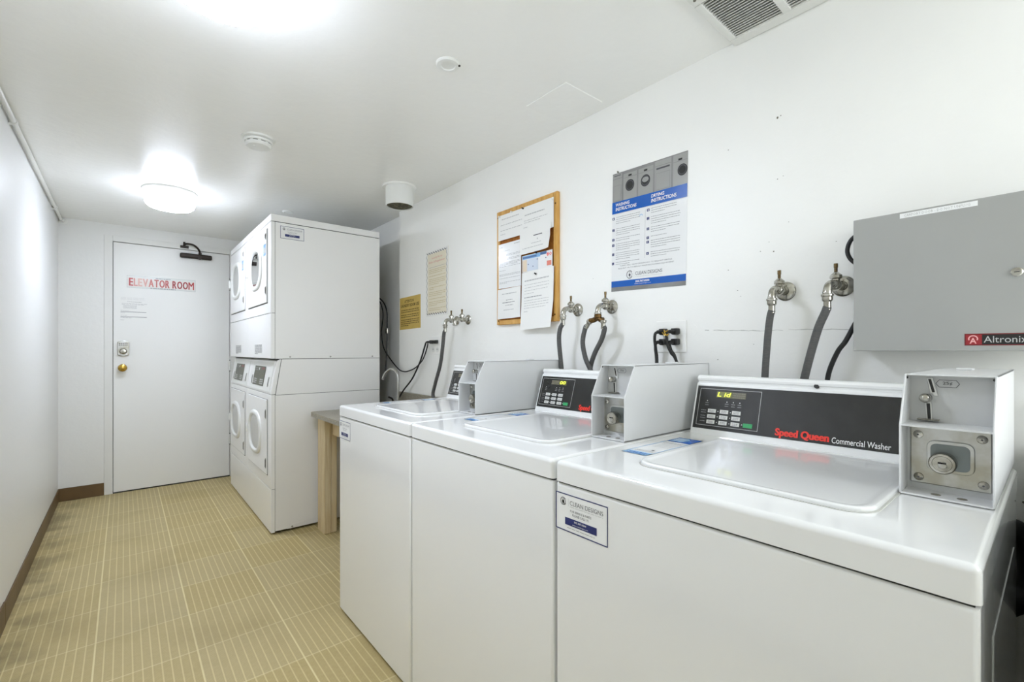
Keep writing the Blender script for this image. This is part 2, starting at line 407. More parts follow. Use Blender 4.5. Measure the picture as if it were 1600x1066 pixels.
# the painted-over drywall seam, patches and nail holes
mk = MB(); fr = Fr((XR, 0, 0), (0, 1, 0), (0, 0, 1), (-1, 0, 0))
ys = [0.20, 0.30, 0.3655, 0.44, 0.52, 0.60, 0.66, 0.72, 0.795]; zs = [1.189, 1.191, 1.1935, 1.196, 1.197, 1.1975, 1.2, 1.203, 1.2055]
pts = []
for i in range(len(ys) - 1):
    for k in range(5):
        t = k / 5; pts.append((ys[i] + (ys[i + 1] - ys[i]) * t, zs[i] + (zs[i + 1] - zs[i]) * t + R.uniform(-0.0012, 0.0012)))
for a, b in zip(pts, pts[1:]):
    h = R.uniform(0.0005, 0.0013)
    if R.random() < 0.12: continue
    mk.poly(fr, [(a[0], a[1] - h), (b[0], b[1] - h), (b[0], b[1] + h), (a[0], a[1] + h)], M_seam, 1)
mk.build('painted_seam', wr)
mk = MB()
for y, z, r in [(0.5509, 1.8437, .0028), (0.5419, 1.8467, .0015), (0.5617, 1.4387, .0022), (0.551, 1.6568, .0016), (0.535, 1.662, .0013), (0.70, 1.795, .0015), (0.52, 1.52, .0012),
                (0.60, 1.445, .0016), (0.575, 1.47, .0013), (0.66, 1.31, .0012), (0.70, 1.40, .0015), (0.67, 1.33, .002), (1.27, 1.44, .0015), (0.40, 1.44, .0014), (0.62, 1.155, .0014), (0.735, 1.105, .0018), (0.03, 0.93, .003), (0.032, 0.89, .003), (0.05, 0.80, .0025), (0.036, 1.02, .002)]:
    mk.disc(fr, y, z, r, M_mark, 1, 9, R.uniform(0.6, 1.4))
mk.build('nail_hole', wr)['kind'] = 'stuff'

# far wall with the door opening
dx0, dx1, dh = -0.069, 0.731, 2.003
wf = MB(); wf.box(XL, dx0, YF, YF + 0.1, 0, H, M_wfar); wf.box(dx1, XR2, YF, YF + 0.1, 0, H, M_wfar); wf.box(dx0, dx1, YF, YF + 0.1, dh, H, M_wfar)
wf.box(dx0, dx1, YF + 0.09, YF + 0.1, 0, dh, M_gap)
struct(wf.build('wall_far', wn=False))
door = empty('door_1', (dx0, YF, 0)); tag(door, kind='structure')
lf = MB(); lf.box(dx0 + 0.003, dx1 - 0.003, YF + 0.001, YF + 0.045, 0.010, dh - 0.004, M_door, 0.0015, 1); leaf = lf.build('door_leaf', door)
fm = MB()
fm.box(dx0 - 0.052, dx0, YF - 0.007, YF, 0, dh + 0.045, M_trim, 0.003); fm.box(dx1, dx1 + 0.052, YF - 0.007, YF, 0, dh + 0.045, M_trim, 0.003)
fm.box(dx0, dx1, YF - 0.007, YF, dh, dh + 0.045, M_trim, 0.003)
fm.build('door_frame', door)
th = MB(); th.box(dx0, dx1, YF + 0.002, YF + 0.06, 0, 0.009, M_gap); th.build('door_gap_shade', door)  # dark strip in the gap under the door, shade put into its colour
for hz in (1.73, 1.0, 0.34):
    hg = MB(); hg.cyl((dx1 - 0.002, YF - 0.006, hz - 0.045), (dx1 - 0.002, YF - 0.006, hz + 0.045), 0.006, M_trim, 12); hg.box(dx1 - 0.012, dx1 + 0.010, YF - 0.004, YF + 0.001, hz - 0.045, hz + 0.045, M_trim)
    hg.sphere((dx1 - 0.002, YF - 0.006, hz + 0.048), 0.005, M_dark, 10); hg.sphere((dx1 - 0.002, YF - 0.006, hz - 0.048), 0.005, M_dark, 10)
    hg.build('hinge', door)
kb = MB(); kx, kz = -0.010, 0.997
kb.lathe([(0.030, 0), (0.030, 0.004), (0.022, 0.010), (0.012, 0.014), (0.011, 0.030), (0.018, 0.036), (0.027, 0.046), (0.029, 0.055), (0.026, 0.064), (0.014, 0.069), (0.0, 0.070)], (kx, YF + 0.001, kz), (0, -1, 0), M_brass, 28)
tag(kb.build('door_knob', door), 'round brass door knob')
kp = empty('keypad_lock', (-0.0057, YF, 1.15)); kp.parent = door; kp.location = Vector((-0.0057, YF, 1.15)) - Vector(door.location)
b = MB(); sh = []
for u, v in [(-.036, -.052), (-.012, -.060), (0, -.063), (.012, -.060), (.036, -.052), (.036, .050), (.014, .060), (0, .064), (-.014, .060), (-.036, .050)]: sh.append((-0.0057 + u, YF + 0.0, 1.153 + v))
b.prism(sh, (0, -0.016, 0), M_steel, 0.004, 2); b.build('lock_plate', kp)
b = MB(); b.lathe([(0.024, 0), (0.024, 0.008), (0.019, 0.012), (0.017, 0.024), (0.0, 0.026)], (-0.0057, YF - 0.016, 1.130), (0, -1, 0), M_chrome, 24)
b.box(-0.0087, -0.0027, YF - 0.048, YF - 0.040, 1.116, 1.144, M_chrome, 0.002); b.build('turn_knob', kp)
b = MB()
for r in range(2):
    for c in range(5): b.cyl((-0.0057 + (c - 2) * 0.0115, YF - 0.016, 1.192 - r * 0.013), (-0.0057 + (c - 2) * 0.0115, YF - 0.019, 1.192 - r * 0.013), 0.004, M_black, 10)
b.build('keypad_button', kp)
dc = empty('door_closer', (0.36, YF, 1.95)); dc.parent = door; dc.location = Vector((0.36, YF, 1.95)) - Vector(door.location)
b = MB(); b.box(0.362, 0.592, YF - 0.045, YF, 1.928, 1.968, M_dark, 0.012, 3); b.cyl((0.500, YF - 0.045, 1.932), (0.500, YF - 0.055, 1.932), 0.013, M_dark, 16); b.build('closer_body', dc)
b = MB(); b.cyl((0.505, YF - 0.022, 1.966), (0.505, YF - 0.022, 1.985), 0.012, M_dark, 14)
b.tube([(0.505, YF - 0.022, 1.982), (0.49, YF - 0.045, 2.01), (0.455, YF - 0.07, 2.035), (0.415, YF - 0.05, 2.045), (0.39, YF - 0.02, 2.043)], 0.008, M_dark, 10); b.build('closer_arm', dc)
b = MB(); b.box(0.365, 0.425, YF - 0.014, YF - 0.007, 2.012, 2.034, M_dark, 0.002); b.cyl((0.392, YF - 0.03, 2.02), (0.392, YF - 0.03, 2.06), 0.008, M_dark, 12); b.box(0.383, 0.401, YF - 0.034, YF - 0.007, 2.022, 2.034, M_dark); b.build('arm_bracket', dc)

# baseboards
struct(MB().box(XL, dx0 - 0.052, YF - 0.006, YF, 0, 0.098, M_brown, 0.002, 1).build('baseboard_far'))
bb = MB(); bb.box(XL, XL + 0.006, YN, 2.79, 0, 0.105, M_brown, 0.002, 1); bb.box(XL, XL + 0.005, 2.798, YF - 0.006, 0, 0.098, M_brown, 0.002, 1)
struct(bb.build('baseboard_left'))

# conduit in the corner of left wall and ceiling
cd = empty('conduit', (XL, 4.8, 2.1))
b = MB(); b.tube([(XL + 0.016, YN + 0.01, 2.119), (XL + 0.016, 4.74, 2.119), (XL + 0.018, 4.79, 2.112), (XL + 0.030, 4.826, 2.108)], 0.0095, M_trim, 12); b.build('pipe', cd)
for y in (0.4, 1.7, 2.88, 4.42):
    b = MB(); b.cyl((XL + 0.016, y, 2.119), (XL + 0.016, y + 0.02, 2.119), 0.0135, M_trim, 14); b.box(XL, XL + 0.02, y + 0.004, y + 0.016, 2.103, 2.110, M_trim); b.build('strap', cd)
b = MB(); b.cyl((XL + 0.030, YF - 0.010, 2.106), (XL + 0.030, YF, 2.106), 0.022, M_trim, 16); b.build('wall_fitting', cd)
tag(cd, 'thin white-painted conduit running along the corner of left wall and ceiling', 'pipe')

# ================================================================== CEILING
def ceiling_light(x, y, label):
    t = empty('ceiling_light', (x, y, H)); tag(t, label, 'lamp', 'round ceiling lamps')
    MB().lathe([(0.141, 0), (0.141, 0.010), (0.132, 0.017), (0.0, 0.017)], (x, y, H), (0, 0, -1), M_trim, 48).build('base_ring', t)
    b = MB(); b.lathe([(0.129, 0), (0.131, 0.03), (0.131, 0.055), (0.128, 0.066)], (x, y, H - 0.015), (0, 0, -1), M_lamps, 48)
    b.lathe([(0.128, 0.066), (0.122, 0.078), (0.110, 0.087), (0.085, 0.094), (0.04, 0.098), (0.0, 0.099)], (x, y, H - 0.015), (0, 0, -1), M_lamp, 48); b.build('glass_shade', t)
ceiling_light(0.19, 1.37, 'lit round ceiling lamp nearest the camera, cut off by the top of the photo')
ceiling_light(0.222, 3.604, 'lit round ceiling lamp near the door, above the floor aisle')
sd = empty('smoke_detector', (0.485, 2.435, H)); tag(sd, 'round white smoke detector on the ceiling between the two lamps', 'smoke detector')
MB().lathe([(0.070, 0), (0.070, 0.008), (0.060, 0.011), (0.0, 0.011)], (0.485, 2.435, H), (0, 0, -1), M_plastic, 36).build('mounting_plate', sd)
MB().lathe([(0.056, 0), (0.061, 0.003), (0.061, 0.009), (0.058, 0.013)], (0.485, 2.435, H - 0.010), (0, 0, -1), M_plastic, 36).build('base', sd)
b = MB(); b.lathe([(0.0515, 0), (0.0515, 0.006)], (0.485, 2.435, H - 0.022), (0, 0, -1), M_gap, 36)
for k in range(10):
    a = 2 * math.pi * k / 10 + 0.2
    c_, s_ = math.cos(a), math.sin(a); q = V(0.485 + 0.0525 * c_, 2.435 + 0.0525 * s_, 0)
    b.prism([q + V(-s_ * .006 - c_ * .003, c_ * .006 - s_ * .003, H - 0.0285), q + V(s_ * .006 - c_ * .003, -c_ * .006 - s_ * .003, H - 0.0285), q + V(s_ * .006 + c_ * .003, -c_ * .006 + s_ * .003, H - 0.0285), q + V(-s_ * .006 + c_ * .003, c_ * .006 + s_ * .003, H - 0.0285)], (0, 0, 0.007), M_plastic)
b.build('vent_slots', sd)
b = MB(); b.lathe([(0.056, 0), (0.056, 0.006), (0.050, 0.014), (0.030, 0.018), (0.0, 0.018)], (0.485, 2.435, H - 0.027), (0, 0, -1), M_plastic, 36); b.cyl((0.465, 2.42, H - 0.043), (0.465, 2.42, H - 0.047), 0.007, M_plastic, 14); b.build('cover', sd)
sp = empty('sprinkler_cover', (0.865, 1.375, H)); tag(sp, 'small flat white disc on the ceiling above the washers, with one dark hole', 'cover plate')
b = MB(); b.lathe([(0.042, 0), (0.042, 0.003), (0.038, 0.007), (0.026, 0.008), (0.024, 0.005), (0.0, 0.005)], (0.865, 1.375, H), (0, 0, -1), M_plastic, 32); b.build('disc', sp)
b = MB(); b.cyl((0.895, 1.348, H - 0.006), (0.895, 1.348, H - 0.009), 0.004, M_gap, 12); b.build('hole', sp)
sp = MB(); sp.lathe([(0.036, 0), (0.036, 0.003), (0.030, 0.007), (0.024, 0.007), (0.022, 0.003), (0.0, 0.003)], (0.902, 3.583, H), (0, 0, -1), M_plastic, 24)
tag(sp.build('ceiling_ring', at=(0.902, 3.583, H)), 'tiny white ring fitted on the ceiling just above the top of the dryers', 'cover plate')
pv = empty('ceiling_pipe_vent', (1.29, 2.60, H)); tag(pv, 'white cylinder hanging from the ceiling with a rough open underside', 'vent')
MB().lathe([(0.104, 0), (0.104, 0.004), (0.098, 0.008), (0.0, 0.008)], (1.29, 2.60, H), (0, 0, -1), M_ceil, 36).build('flange', pv)
MB().lathe([(0.083, 0.008), (0.083, 0.118), (0.0805, 0.121), (0.077, 0.118), (0.077, 0.10), (0.0, 0.10)], (1.29, 2.60, H), (0, 0, -1), M_plastic, 40).build('pipe_body', pv)
b = MB(); b.lathe([(0.076, 0.102), (0.076, 0.113), (0.058, 0.121), (0.03, 0.124), (0.0, 0.121)], (1.29, 2.60, H), (0, 0, -1), M_rough, 28); tag(b.build('mesh_screen', pv), 'dirty olive-grey mesh')
gp = MB(); gp.box(1.2555, 1.47, 1.180, 1.402, H - 0.0045, H, M_ceil, 0.002, 1)
tag(gp.build('ceiling_patch', at=(1.36, 1.29, H)), 'square painted-over patch panel on the ceiling above the wall poster', 'panel')
vt = empty('ceiling_vent', (1.36, 0.45, H)); tag(vt, 'white louvred vent grille in the ceiling at the top right', 'vent')
b = MB(); z0, z1 = H - 0.016, H
b.box(1.200, 1.256, 0.08, 0.678, z0, z1, M_trim, 0.005); b.box(1.477, 1.518, 0.08, 0.678, z0, z1, M_trim, 0.005)
b.box(1.256, 1.477, 0.656, 0.678, z0, z1, M_trim, 0.003); b.box(1.256, 1.477, 0.498, 0.520, z0, z1, M_trim, 0.002); b.box(1.256, 1.477, 0.30, 0.322, z0, z1, M_trim, 0.002); b.box(1.256, 1.477, 0.08, 0.16, z0, z1, M_trim, 0.002)
b.cyl((1.228, 0.70 - 0.04, z0 + 0.001), (1.228, 0.66, z0 - 0.002), 0.004, M_mark, 10)
b.build('grille_frame', vt)
b = MB(); b.box(1.25, 1.48, 0.155, 0.66, H - 0.003, H - 0.001, mat('vent_shade', (120, 120, 116), 0.8)); b.build('backing', vt)
b = MB()
for k in range(20):
    x = 1.2615 + k * 0.0113
    for ya, yb in ((0.520, 0.656), (0.322, 0.498), (0.16, 0.30)):
        b.prism([(x - 0.0035, ya, H - 0.013), (x - 0.0025, ya, H - 0.0145), (x + 0.0045, ya, H - 0.0055), (x + 0.0035, ya, H - 0.004)], (0, yb - ya, 0), M_trim)
b.build('louvres', vt)['kind'] = 'stuff'

# ================================================================== WASHERS
Y0, WW = 0.054, 0.654
k_ = 0.2996; kn = math.sqrt(1 + k_ * k_)
def slantfr(y): return Fr((1.2566, y, 0.8973), (0, -1, 0), (k_ / kn, 0, 1 / kn), (-1, 0, k_))
def sv(z): return (z - 0.8973) * kn
def rrect(x0, x1, y0, y1, r, z, n=5, rs=None):
    P = []; rs = rs or (r, r, r, r)
    for (cx, cy, a0, rr) in ((x1, y1, 0, rs[0]), (x0, y1, 90, rs[1]), (x0, y0, 180, rs[2]), (x1, y0, 270, rs[3])):
        sx = -1 if cx == x1 else 1; sy = -1 if cy == y1 else 1
        for k in range(n + 1):
            a = math.radians(a0 + 90 * k / n); P.append(V(cx + sx * rr + rr * math.cos(a), cy + sy * rr + rr * math.sin(a), z))
    return P
def service_label(parent, y, z, wd, hg, x, U=(0, -1, 0), N=(-1, 0, 0), o=None):
    fr = Fr(o or (x, y, z), U, (0, 0, 1), N); b = MB()
    b.sheet(fr, 0, 0, wd, hg, M_gpaper, 0.0004, 1, 1)
    s = wd / 0.1405
    b.border(fr, 0, 0, wd, hg, 0.0022 * s, M_navy, 1)
    b.ring(fr, 0.022 * s, hg - 0.017 * s, 0.0072 * s, 0.0086 * s, M_print2, 1, 40, 330); b.ring(fr, 0.0225 * s, hg - 0.017 * s, 0.0050 * s, 0.0062 * s, M_print2, 1, -110, 120)
    b.disc(fr, 0.0215 * s, hg - 0.018 * s, 0.0032 * s, M_black, 1, 12, 1.3); b.quad(fr, 0.0365 * s, hg - 0.025 * s, 0.0369 * s, hg - 0.009 * s, M_print, 1)
    b.text(fr, 'CLEAN DESIGNS', 0.041 * s, hg - 0.0215 * s, 0.088 * s, 0.009 * s, M_print2, 1, bold=-0.008)
    b.lines(fr, 0.041 * s, 0.129 * s, hg - 0.0245 * s, 1, 1, 0.0009 * s, M_lprint, 1)
    b.text(fr, 'FOR SERVICE & PARTS', 0.042 * s, hg - 0.0360 * s, 0.057 * s, 0.0048 * s, M_print2, 1, res=1)
    b.text(fr, 'PLEASE CALL US:', 0.048 * s, hg - 0.0435 * s, 0.045 * s, 0.0048 * s, M_print2, 1, res=1)
    b.quad(fr, 0.027 * s, 0.0145 * s, 0.113 * s, 0.0300 * s, M_navy, 1)
    b.text(fr, '303.767.0200', 0.053 * s, 0.0232 * s, 0.033 * s, 0.0042 * s, M_white, 2, bold=0.02, res=1)
    b.text(fr, 'www.cleandesigns.com', 0.048 * s, 0.0165 * s, 0.043 * s, 0.0034 * s, M_white, 2, res=1)
    b.lines(fr, 0.033 * s, 0.108 * s, 0.0095 * s, 1, 1, 0.0010 * s, M_print, 1)
    return tag(b.build('service_label', parent), 'white service label with navy border')
def instruction_sticker(parent, y, x0, x1, wd, z):
    fr = Fr((x0, y, z), (0, -1, 0), (1, 0, 0), (0, 0, 1)); h = x1 - x0; b = MB()
    b.sheet(fr, 0, 0, wd, h, M_gpaper, 0.0003, 1, 1)
    b.border(fr, 0, 0, wd, h, 0.0022, M_lblue, 1)
    b.quad(fr, 0, h - 0.066, wd, h, M_blue, 1); b.quad(fr, 0, 0, wd, 0.030, M_lblue, 1)
    b.poly(fr, [(wd * 0.10, h - 0.060), (wd * 0.55, h - 0.060), (wd * 0.7, h - 0.030), (wd * 0.5, h - 0.008), (wd * 0.1, h - 0.010)], M_lblue, 2)
    b.lines(fr, wd * 0.12, wd * 0.55, h - 0.016, 3, 0.012, 0.005, M_white, 3)
    b.lines(fr, wd * 0.12, wd * 0.9, h - 0.082, 2, 0.010, 0.0026, M_print2, 1); b.lines(fr, wd * 0.2, wd * 0.9, h - 0.108, 4, 0.014, 0.0022, M_print, 1)
    b.disc(fr, wd * 0.68, 0.062, 0.004, M_print2, 1); b.lines(fr, wd * 0.15, wd * 0.9, 0.050, 2, 0.008, 0.0022, M_print, 1)
    b.lines(fr, wd * 0.15, wd * 0.9, 0.020, 2, 0.010, 0.004, M_blue, 2)
    tag(b.build('instruction_sticker', parent), 'blue and white instruction sticker')
def display(parent, y0, lit, lu0, lu1, dim=None):
    dy = y0 - Y0; fr = slantfr(0.6261 + dy); b = MB()
    b.sheet(fr, 0, sv(1.0016), 0.0803, sv(1.0184), M_led, 0.0006, 1, 1)
    for q in fr.pt(0, 0), : pass
    b.quad(fr, lu0 - 0.002, sv(1.0022), lu1 + 0.002, sv(1.0178), mat('display_lit_ground', (104, 108, 48), 0.4, emit=0.05), 2)
    b.text(fr, lit, lu0, sv(1.0045), lu1 - lu0, 0.0125, M_ledon, 4, bold=0.015, shear=0.15)
    b.lines(fr, 0.001 if lu0 > 0.03 else lu1 + 0.004, lu0 - 0.004 if lu0 > 0.03 else 0.079, sv(1.017), 3, 0.0056, 0.0036, mat('display_dim', (128, 124, 106), 0.4), 2, wd=1.1)
    off = fr.N * 0.0022
    for v in b.bm.verts: v.co += off
    tag(b.build('display', parent), 'small yellow-green lit display')

def make_washer():
    t = empty('washing_machine', (0.72, Y0, 0)); y0, y1 = Y0, Y0 + WW
    # cabinet with a recessed dark core that reads as the seams
    b = MB(); b.box(0.726, 1.372, y0 + 0.006, y1 - 0.006, 0.02, 0.858, M_gap); b.build('inner_frame', t)
    b = MB(); b.box(0.7205, 0.775, y0 + 0.0015, y1 - 0.0015, 0.012, 0.8485, M_enamel, 0.007, 3, lambda c: c.x < 0.74)
    b.box(0.775, 1.374, y0 + 0.0015, y0 + 0.004, 0.012, 0.8485, M_enamel); b.box(0.775, 1.374, y1 - 0.004, y1 - 0.0015, 0.012, 0.8485, M_enamel)
    b.box(1.371, 1.374, y0 + 0.004, y1 - 0.004, 0.012, 0.8485, M_steel)
    b.box(0.87, 1.30, y0 + 0.0005, y0 + 0.0015, 0.10, 0.76, M_enamel, 0.0005, 1)
    b.build('cabinet', t)
    b = MB(); b.box(0.7185, 1.376, y0, y1, 0.853, 0.8973, M_enamel, 0.010, 4, lambda c: c.z > 0.88 or (abs(c.z - 0.875) < 0.01 and c.x < 0.75))
    b.build('top_panel', t)
    for fx in (0.76, 1.33):
        for fy in (y0 + 0.05, y1 - 0.05):
            b = MB(); b.cyl((fx, fy, 0), (fx, fy, 0.02), 0.018, M_black, 14); b.build('foot', t)
    # lid
    lid = MB(); zt = 0.8973
    lid.prism(rrect(0.8140, 1.205, 0.170, 0.580, 0.03, zt, 5, (0.012, 0.045, 0.045, 0.012)), (0, 0, 0.0012), M_seam)
    tt = bmesh.new(); a = [tt.verts.new(p) for p in rrect(0.8175, 1.202, 0.1735, 0.5765, 0.03, zt + 0.001, 5, (0.010, 0.042, 0.042, 0.010))]; f = tt.faces.new(a)
    e = bmesh.ops.extrude_face_region(tt, geom=[f]); tv = [g for g in e['geom'] if isinstance(g, bmesh.types.BMVert)]
    for v in tv: v.co.z += 0.0065
    tt.faces.ensure_lookup_table(); bmesh.ops.recalc_face_normals(tt, faces=tt.faces)
    top = max(tt.faces, key=lambda q: q.calc_center_median().z)
    bmesh.ops.bevel(tt, geom=[q for q in top.edges], offset=0.0035, segments=3, affect='EDGES', profile=0.5)
    top = max(tt.faces, key=lambda q: (round(q.calc_center_median().z, 4), q.calc_area()))
    bmesh.ops.inset_region(tt, faces=[top], thickness=0.008, depth=0.0)
    top = max([q for q in tt.faces], key=lambda q: (round(q.calc_center_median().z, 4), q.calc_area()))
    bmesh.ops.inset_region(tt, faces=[top], thickness=0.010, depth=-0.003)
    lid.merge(tt, M_enamel)
    lo = lid.build('lid', t)
    # control housing
    pr = [(1.2560, 0.8973), (1.2590, 0.9060), (1.2985, 1.0375), (1.3010, 1.0400), (1.3055, 1.0425), (1.3060, 1.0465), (1.3020, 1.0490), (1.3012, 1.0545), (1.3045, 1.0600), (1.3110, 1.0625), (1.3200, 1.0630), (1.392, 1.0590), (1.3975, 1.054), (1.3985, 0.8973)]
    b = MB(); b.prism([(x, Y0 + 0.100, z) for x, z in pr], (0, 0.691 - Y0 - 0.100, 0), M_enamel, 0.003, 2, lambda c: c.y > 0.68 and c.z > 0.90); b.build('control_housing', t)
    b = MB(); b.cyl((1.3080, 0.384, 1.0455), (1.3005, 0.384, 1.0480), 0.0052, M_black, 14); tag(b.build('screw_plug', t), 'black plug')
    # black overlay
    fr = slantfr(0.6845); b = MB(); W = 0.6845 - 0.172
    off = fr.N * 0.0012
    b.sheet(fr, 0, sv(0.9137), W, sv(1.0324), M_gloss, 0.0012, 1, 1)
    U = lambda y: 0.6845 - y
    b.border(fr, U(0.6755), sv(0.9229), U(0.5065), sv(1.0250), 0.0012, M_lprint, 1)
    for (a, c) in ((0.646, 0.604),):
        for r, z in enumerate((0.9650, 0.9590, 0.9500, 0.9440, 0.9350)): b.lines(fr, U(0.665), U(0.650), sv(z), 1, 1, 0.0016, M_print, 2, wd=3)
    for y in (0.6161, 0.5814):
        for z in (0.9637, 0.949, 0.934): b.disc(fr, U(y), sv(z), 0.0013, M_white, 2, 8)
    b.disc(fr, U(0.5477), sv(0.9352), 0.0014, M_white, 2, 8)
    for y in (0.6505, 0.5945, 0.5771, 0.5596):
        b.disc(fr, U(y), sv(0.991), 0.0015, M_white, 2, 8); b.lines(fr, U(y + 0.005), U(y - 0.005), sv(0.986), 2, 0.006, 0.0016, M_print, 2, wd=4)
    b.text(fr, 'Speed Queen', U(0.4643) + 0.00000, sv(0.9145), 0.4643 - 0.3482, 0.0245, M_red, 2, bold=0.022, res=4)
    b.text(fr, 'Speed Queen', U(0.4643) + 0.00090, sv(0.9145), 0.4643 - 0.3482, 0.0245, M_red, 2.5, bold=0.022, res=4)
    b.text(fr, 'Speed Queen', U(0.4643) + 0.00180, sv(0.9145), 0.4643 - 0.3482, 0.0245, M_red, 3.0, bold=0.022, res=4)
    b.text(fr, 'Commercial Washer', U(0.3415), sv(0.9190), 0.3415 - 0.2325, 0.0138, M_white, 2, bold=0.006, res=4)
    for v in b.bm.verts: v.co += off
    cp = tag(b.build('control_panel', t), 'black control panel with red and white lettering')
    for i, y in enumerate((0.6449, 0.6105, 0.5770)):
        for j, z in enumerate((0.9590, 0.9440, 0.9290)):
            b = MB(); b.sheet(fr, U(y), sv(z), U(y) + 0.0228, sv(z) + 0.0102, M_key, 0.001, 1, 1); b.lines(fr, U(y) + 0.004, U(y) + 0.019, sv(z) + 0.0072, 2, 0.0034, 0.0018, M_print, 1, wd=2.5)
            for v in b.bm.verts: v.co += fr.N * 0.0028
            b.build('button', cp)
    b = MB(); b.sheet(fr, U(0.5442), sv(0.9287), U(0.5208), sv(0.9395), M_green, 0.001, 1, 1)
    for v in b.bm.verts: v.co += fr.N * 0.0028
    tag(b.build('start_button', cp), 'green start button')
    # coin box
    ya, yb = 0.0605, 0.1715; th_ = 0.0028; xf, xs, xb = 0.986, 1.030, 1.432; zb, zm, zt_ = 0.8985, 1.0125, 1.0955
    b = MB(); P = [(xf, zb), (xf, zm), (xs, zt_), (xb, zt_), (xb, zb)]
    for y in (ya, yb - th_): b.prism([(x, y, z) for x, z in P], (0, th_, 0), M_box, 0.0009, 1)
    b.box(xs, xb, ya, yb, zt_ - th_, zt_, M_box, 0.0009, 1)
    b.box(xf, 1.376, ya, yb, zb, zb + th_, M_box, 0.0009, 1); b.box(xb - th_, xb, ya, yb, zb, zt_, M_box)
    mb_ = mat('meter_back', (196, 197, 196), 0.35); b.box(1.056, 1.059, ya + th_, yb - th_, zm, zt_ - th_, mb_); b.box(1.036, 1.040, ya + th_, yb - th_, zb + th_, zm, mb_)
    b.prism([(xf + 0.002, ya + th_, zm - 0.002), (xf + 0.001, ya + th_, zm + 0.0008), (1.057, ya + th_, zm + 0.0008), (1.057, ya + th_, zm - 0.002)], (0, yb - ya - 2 * th_, 0), M_box)
    b.box(1.30, 1.33, ya + 0.05, ya + 0.075, zt_, zt_ + 0.004, M_box, 0.001, 1)
    for y in (ya + 0.003, yb - 0.003): b.cyl((xs + 0.0012, y, zt_ - 0.006), (xs - 0.0005, y, zt_ - 0.0065), 0.0022, M_gap, 8)
    cb = tag(b.build('coin_box', t), 'light grey coin meter box with open front')
    for y, x in ((0.1285, 0.997), (0.0978, 0.997)):
        b = MB(); b.lathe([(0.0065, 0), (0.006, 0.0006), (0.0, 0.0007)], (x + 0.01, y, zb + th_), (0, 0, 1), M_mark, 16); b.build('rivet_hole', cb)
    f2 = Fr((1.0555, 0, 0), (0, -1, 0), (0, 0, 1), (-1, 0, 0)); b = MB()
    b.text(f2, '25¢', -0.126, 1.0765, 0.012, 0.0065, M_print2, 1, res=2, bold=0.01)
    hx = [(-0.1347, 1.0795), (-0.1305, 1.0855), (-0.1095, 1.0855), (-0.1055, 1.0795), (-0.1095, 1.0735), (-0.1305, 1.0735)]
    for p, q in zip(hx, hx[1:] + hx[:1]):
        d = Vector((q[0] - p[0], q[1] - p[1])).normalized() * 0.0004; nn = (-d.y, d.x)
        b.poly(f2, [(p[0] - nn[0], p[1] - nn[1]), (q[0] - nn[0], q[1] - nn[1]), (q[0] + nn[0], q[1] + nn[1]), (p[0] + nn[0], p[1] + nn[1])], M_print2, 1)
    b.build('price_label', cb)
    b = MB()      # coin slide: bright bezel with black slot, ball knob, lower lip
    def slotp(pts, x, m, d): b.prism([(x, y, z) for y, z in pts], (-d, 0, 0), m, 0.0006, 1)
    slotp([(0.1455, 1.0885), (0.1385, 1.0885), (0.1315, 1.0585), (0.1365, 1.0585), (0.1385, 1.0625), (0.1395, 1.0625), (0.1415, 1.0625)], 1.056, M_boxrim, 0.004)
    slotp([(0.1440, 1.0865), (0.1402, 1.0865), (0.1352, 1.0645), (0.1388, 1.0640)], 1.0519, M_black, 0.0006)
    slotp([(0.1480, 1.0470), (0.1400, 1.0470), (0.1385, 1.0160), (0.1460, 1.0160)], 1.056, M_boxrim, 0.004)
    slotp([(0.1462, 1.0450), (0.1415, 1.0450), (0.1405, 1.0190), (0.1445, 1.0190)], 1.0519, M_black, 0.0006)
    b.cyl((1.056, 0.1465, 1.0545), (1.044, 0.1465, 1.0545), 0.0075, M_steel, 16); b.sphere((1.041, 0.1465, 1.0545), 0.0080, M_chrome, 16)
    b.box(1.043, 1.056, 0.1290, 0.1575, 1.0170, 1.0188, M_chrome, 0.0007, 1)
    tag(b.build('coin_slide', cb), 'metal coin slide with ball knob')
    b = MB(); fy = Fr((1.036, 0, 0), (0, -1, 0), (0, 0, 1), (-1, 0, 0))
    b.box(1.0335, 1.0365, 0.0665, 0.1645, 0.911, 1.0065, M_steel, 0.0015, 1)
    oy0, oy1, oz0, oz1 = 0.0855, 0.1430, 0.9345, 0.9860
    rim = rrect(oz0, oz1, oy0, oy1, 0.011, 0, 5); b.prism([(1.0335, p.y, p.x) for p in rim], (-0.0045, 0, 0), M_steel, 0.002, 2)
    rim = rrect(oz0 + 0.005, oz1 - 0.005, oy0 + 0.005, oy1 - 0.005, 0.008, 0, 5); b.prism([(1.0291, p.y, p.x) for p in rim], (-0.0006, 0, 0), mat('recess_steel', (120, 126, 126), 0.35, 0.9), 0.0002, 1)
    tag(b.build('lock_plate', cb), 'galvanised lock plate')
    b = MB(); b.lathe([(0.017, 0), (0.0172, 0.016), (0.0155, 0.019), (0.0125, 0.0195), (0.0118, 0.0188), (0, 0.0188)], (1.0285, 0.1215, 0.9520), (-1, 0, -0.0), M_chrome, 28)
    b.prism([(1.0092, 0.1265, 0.9545), (1.0092, 0.1165, 0.9545), (1.0092, 0.1165, 0.9520), (1.0092, 0.1265, 0.9520)], (-0.0008, 0, 0), M_black); b.lathe([(0.0055, 0), (0.0045, 0.0008), (0, 0.0008)], (1.0092, 0.1210, 0.9495), (-1, 0, 0), M_steel, 16)
    tag(b.build('key_lock', cb), 'round chrome key lock')
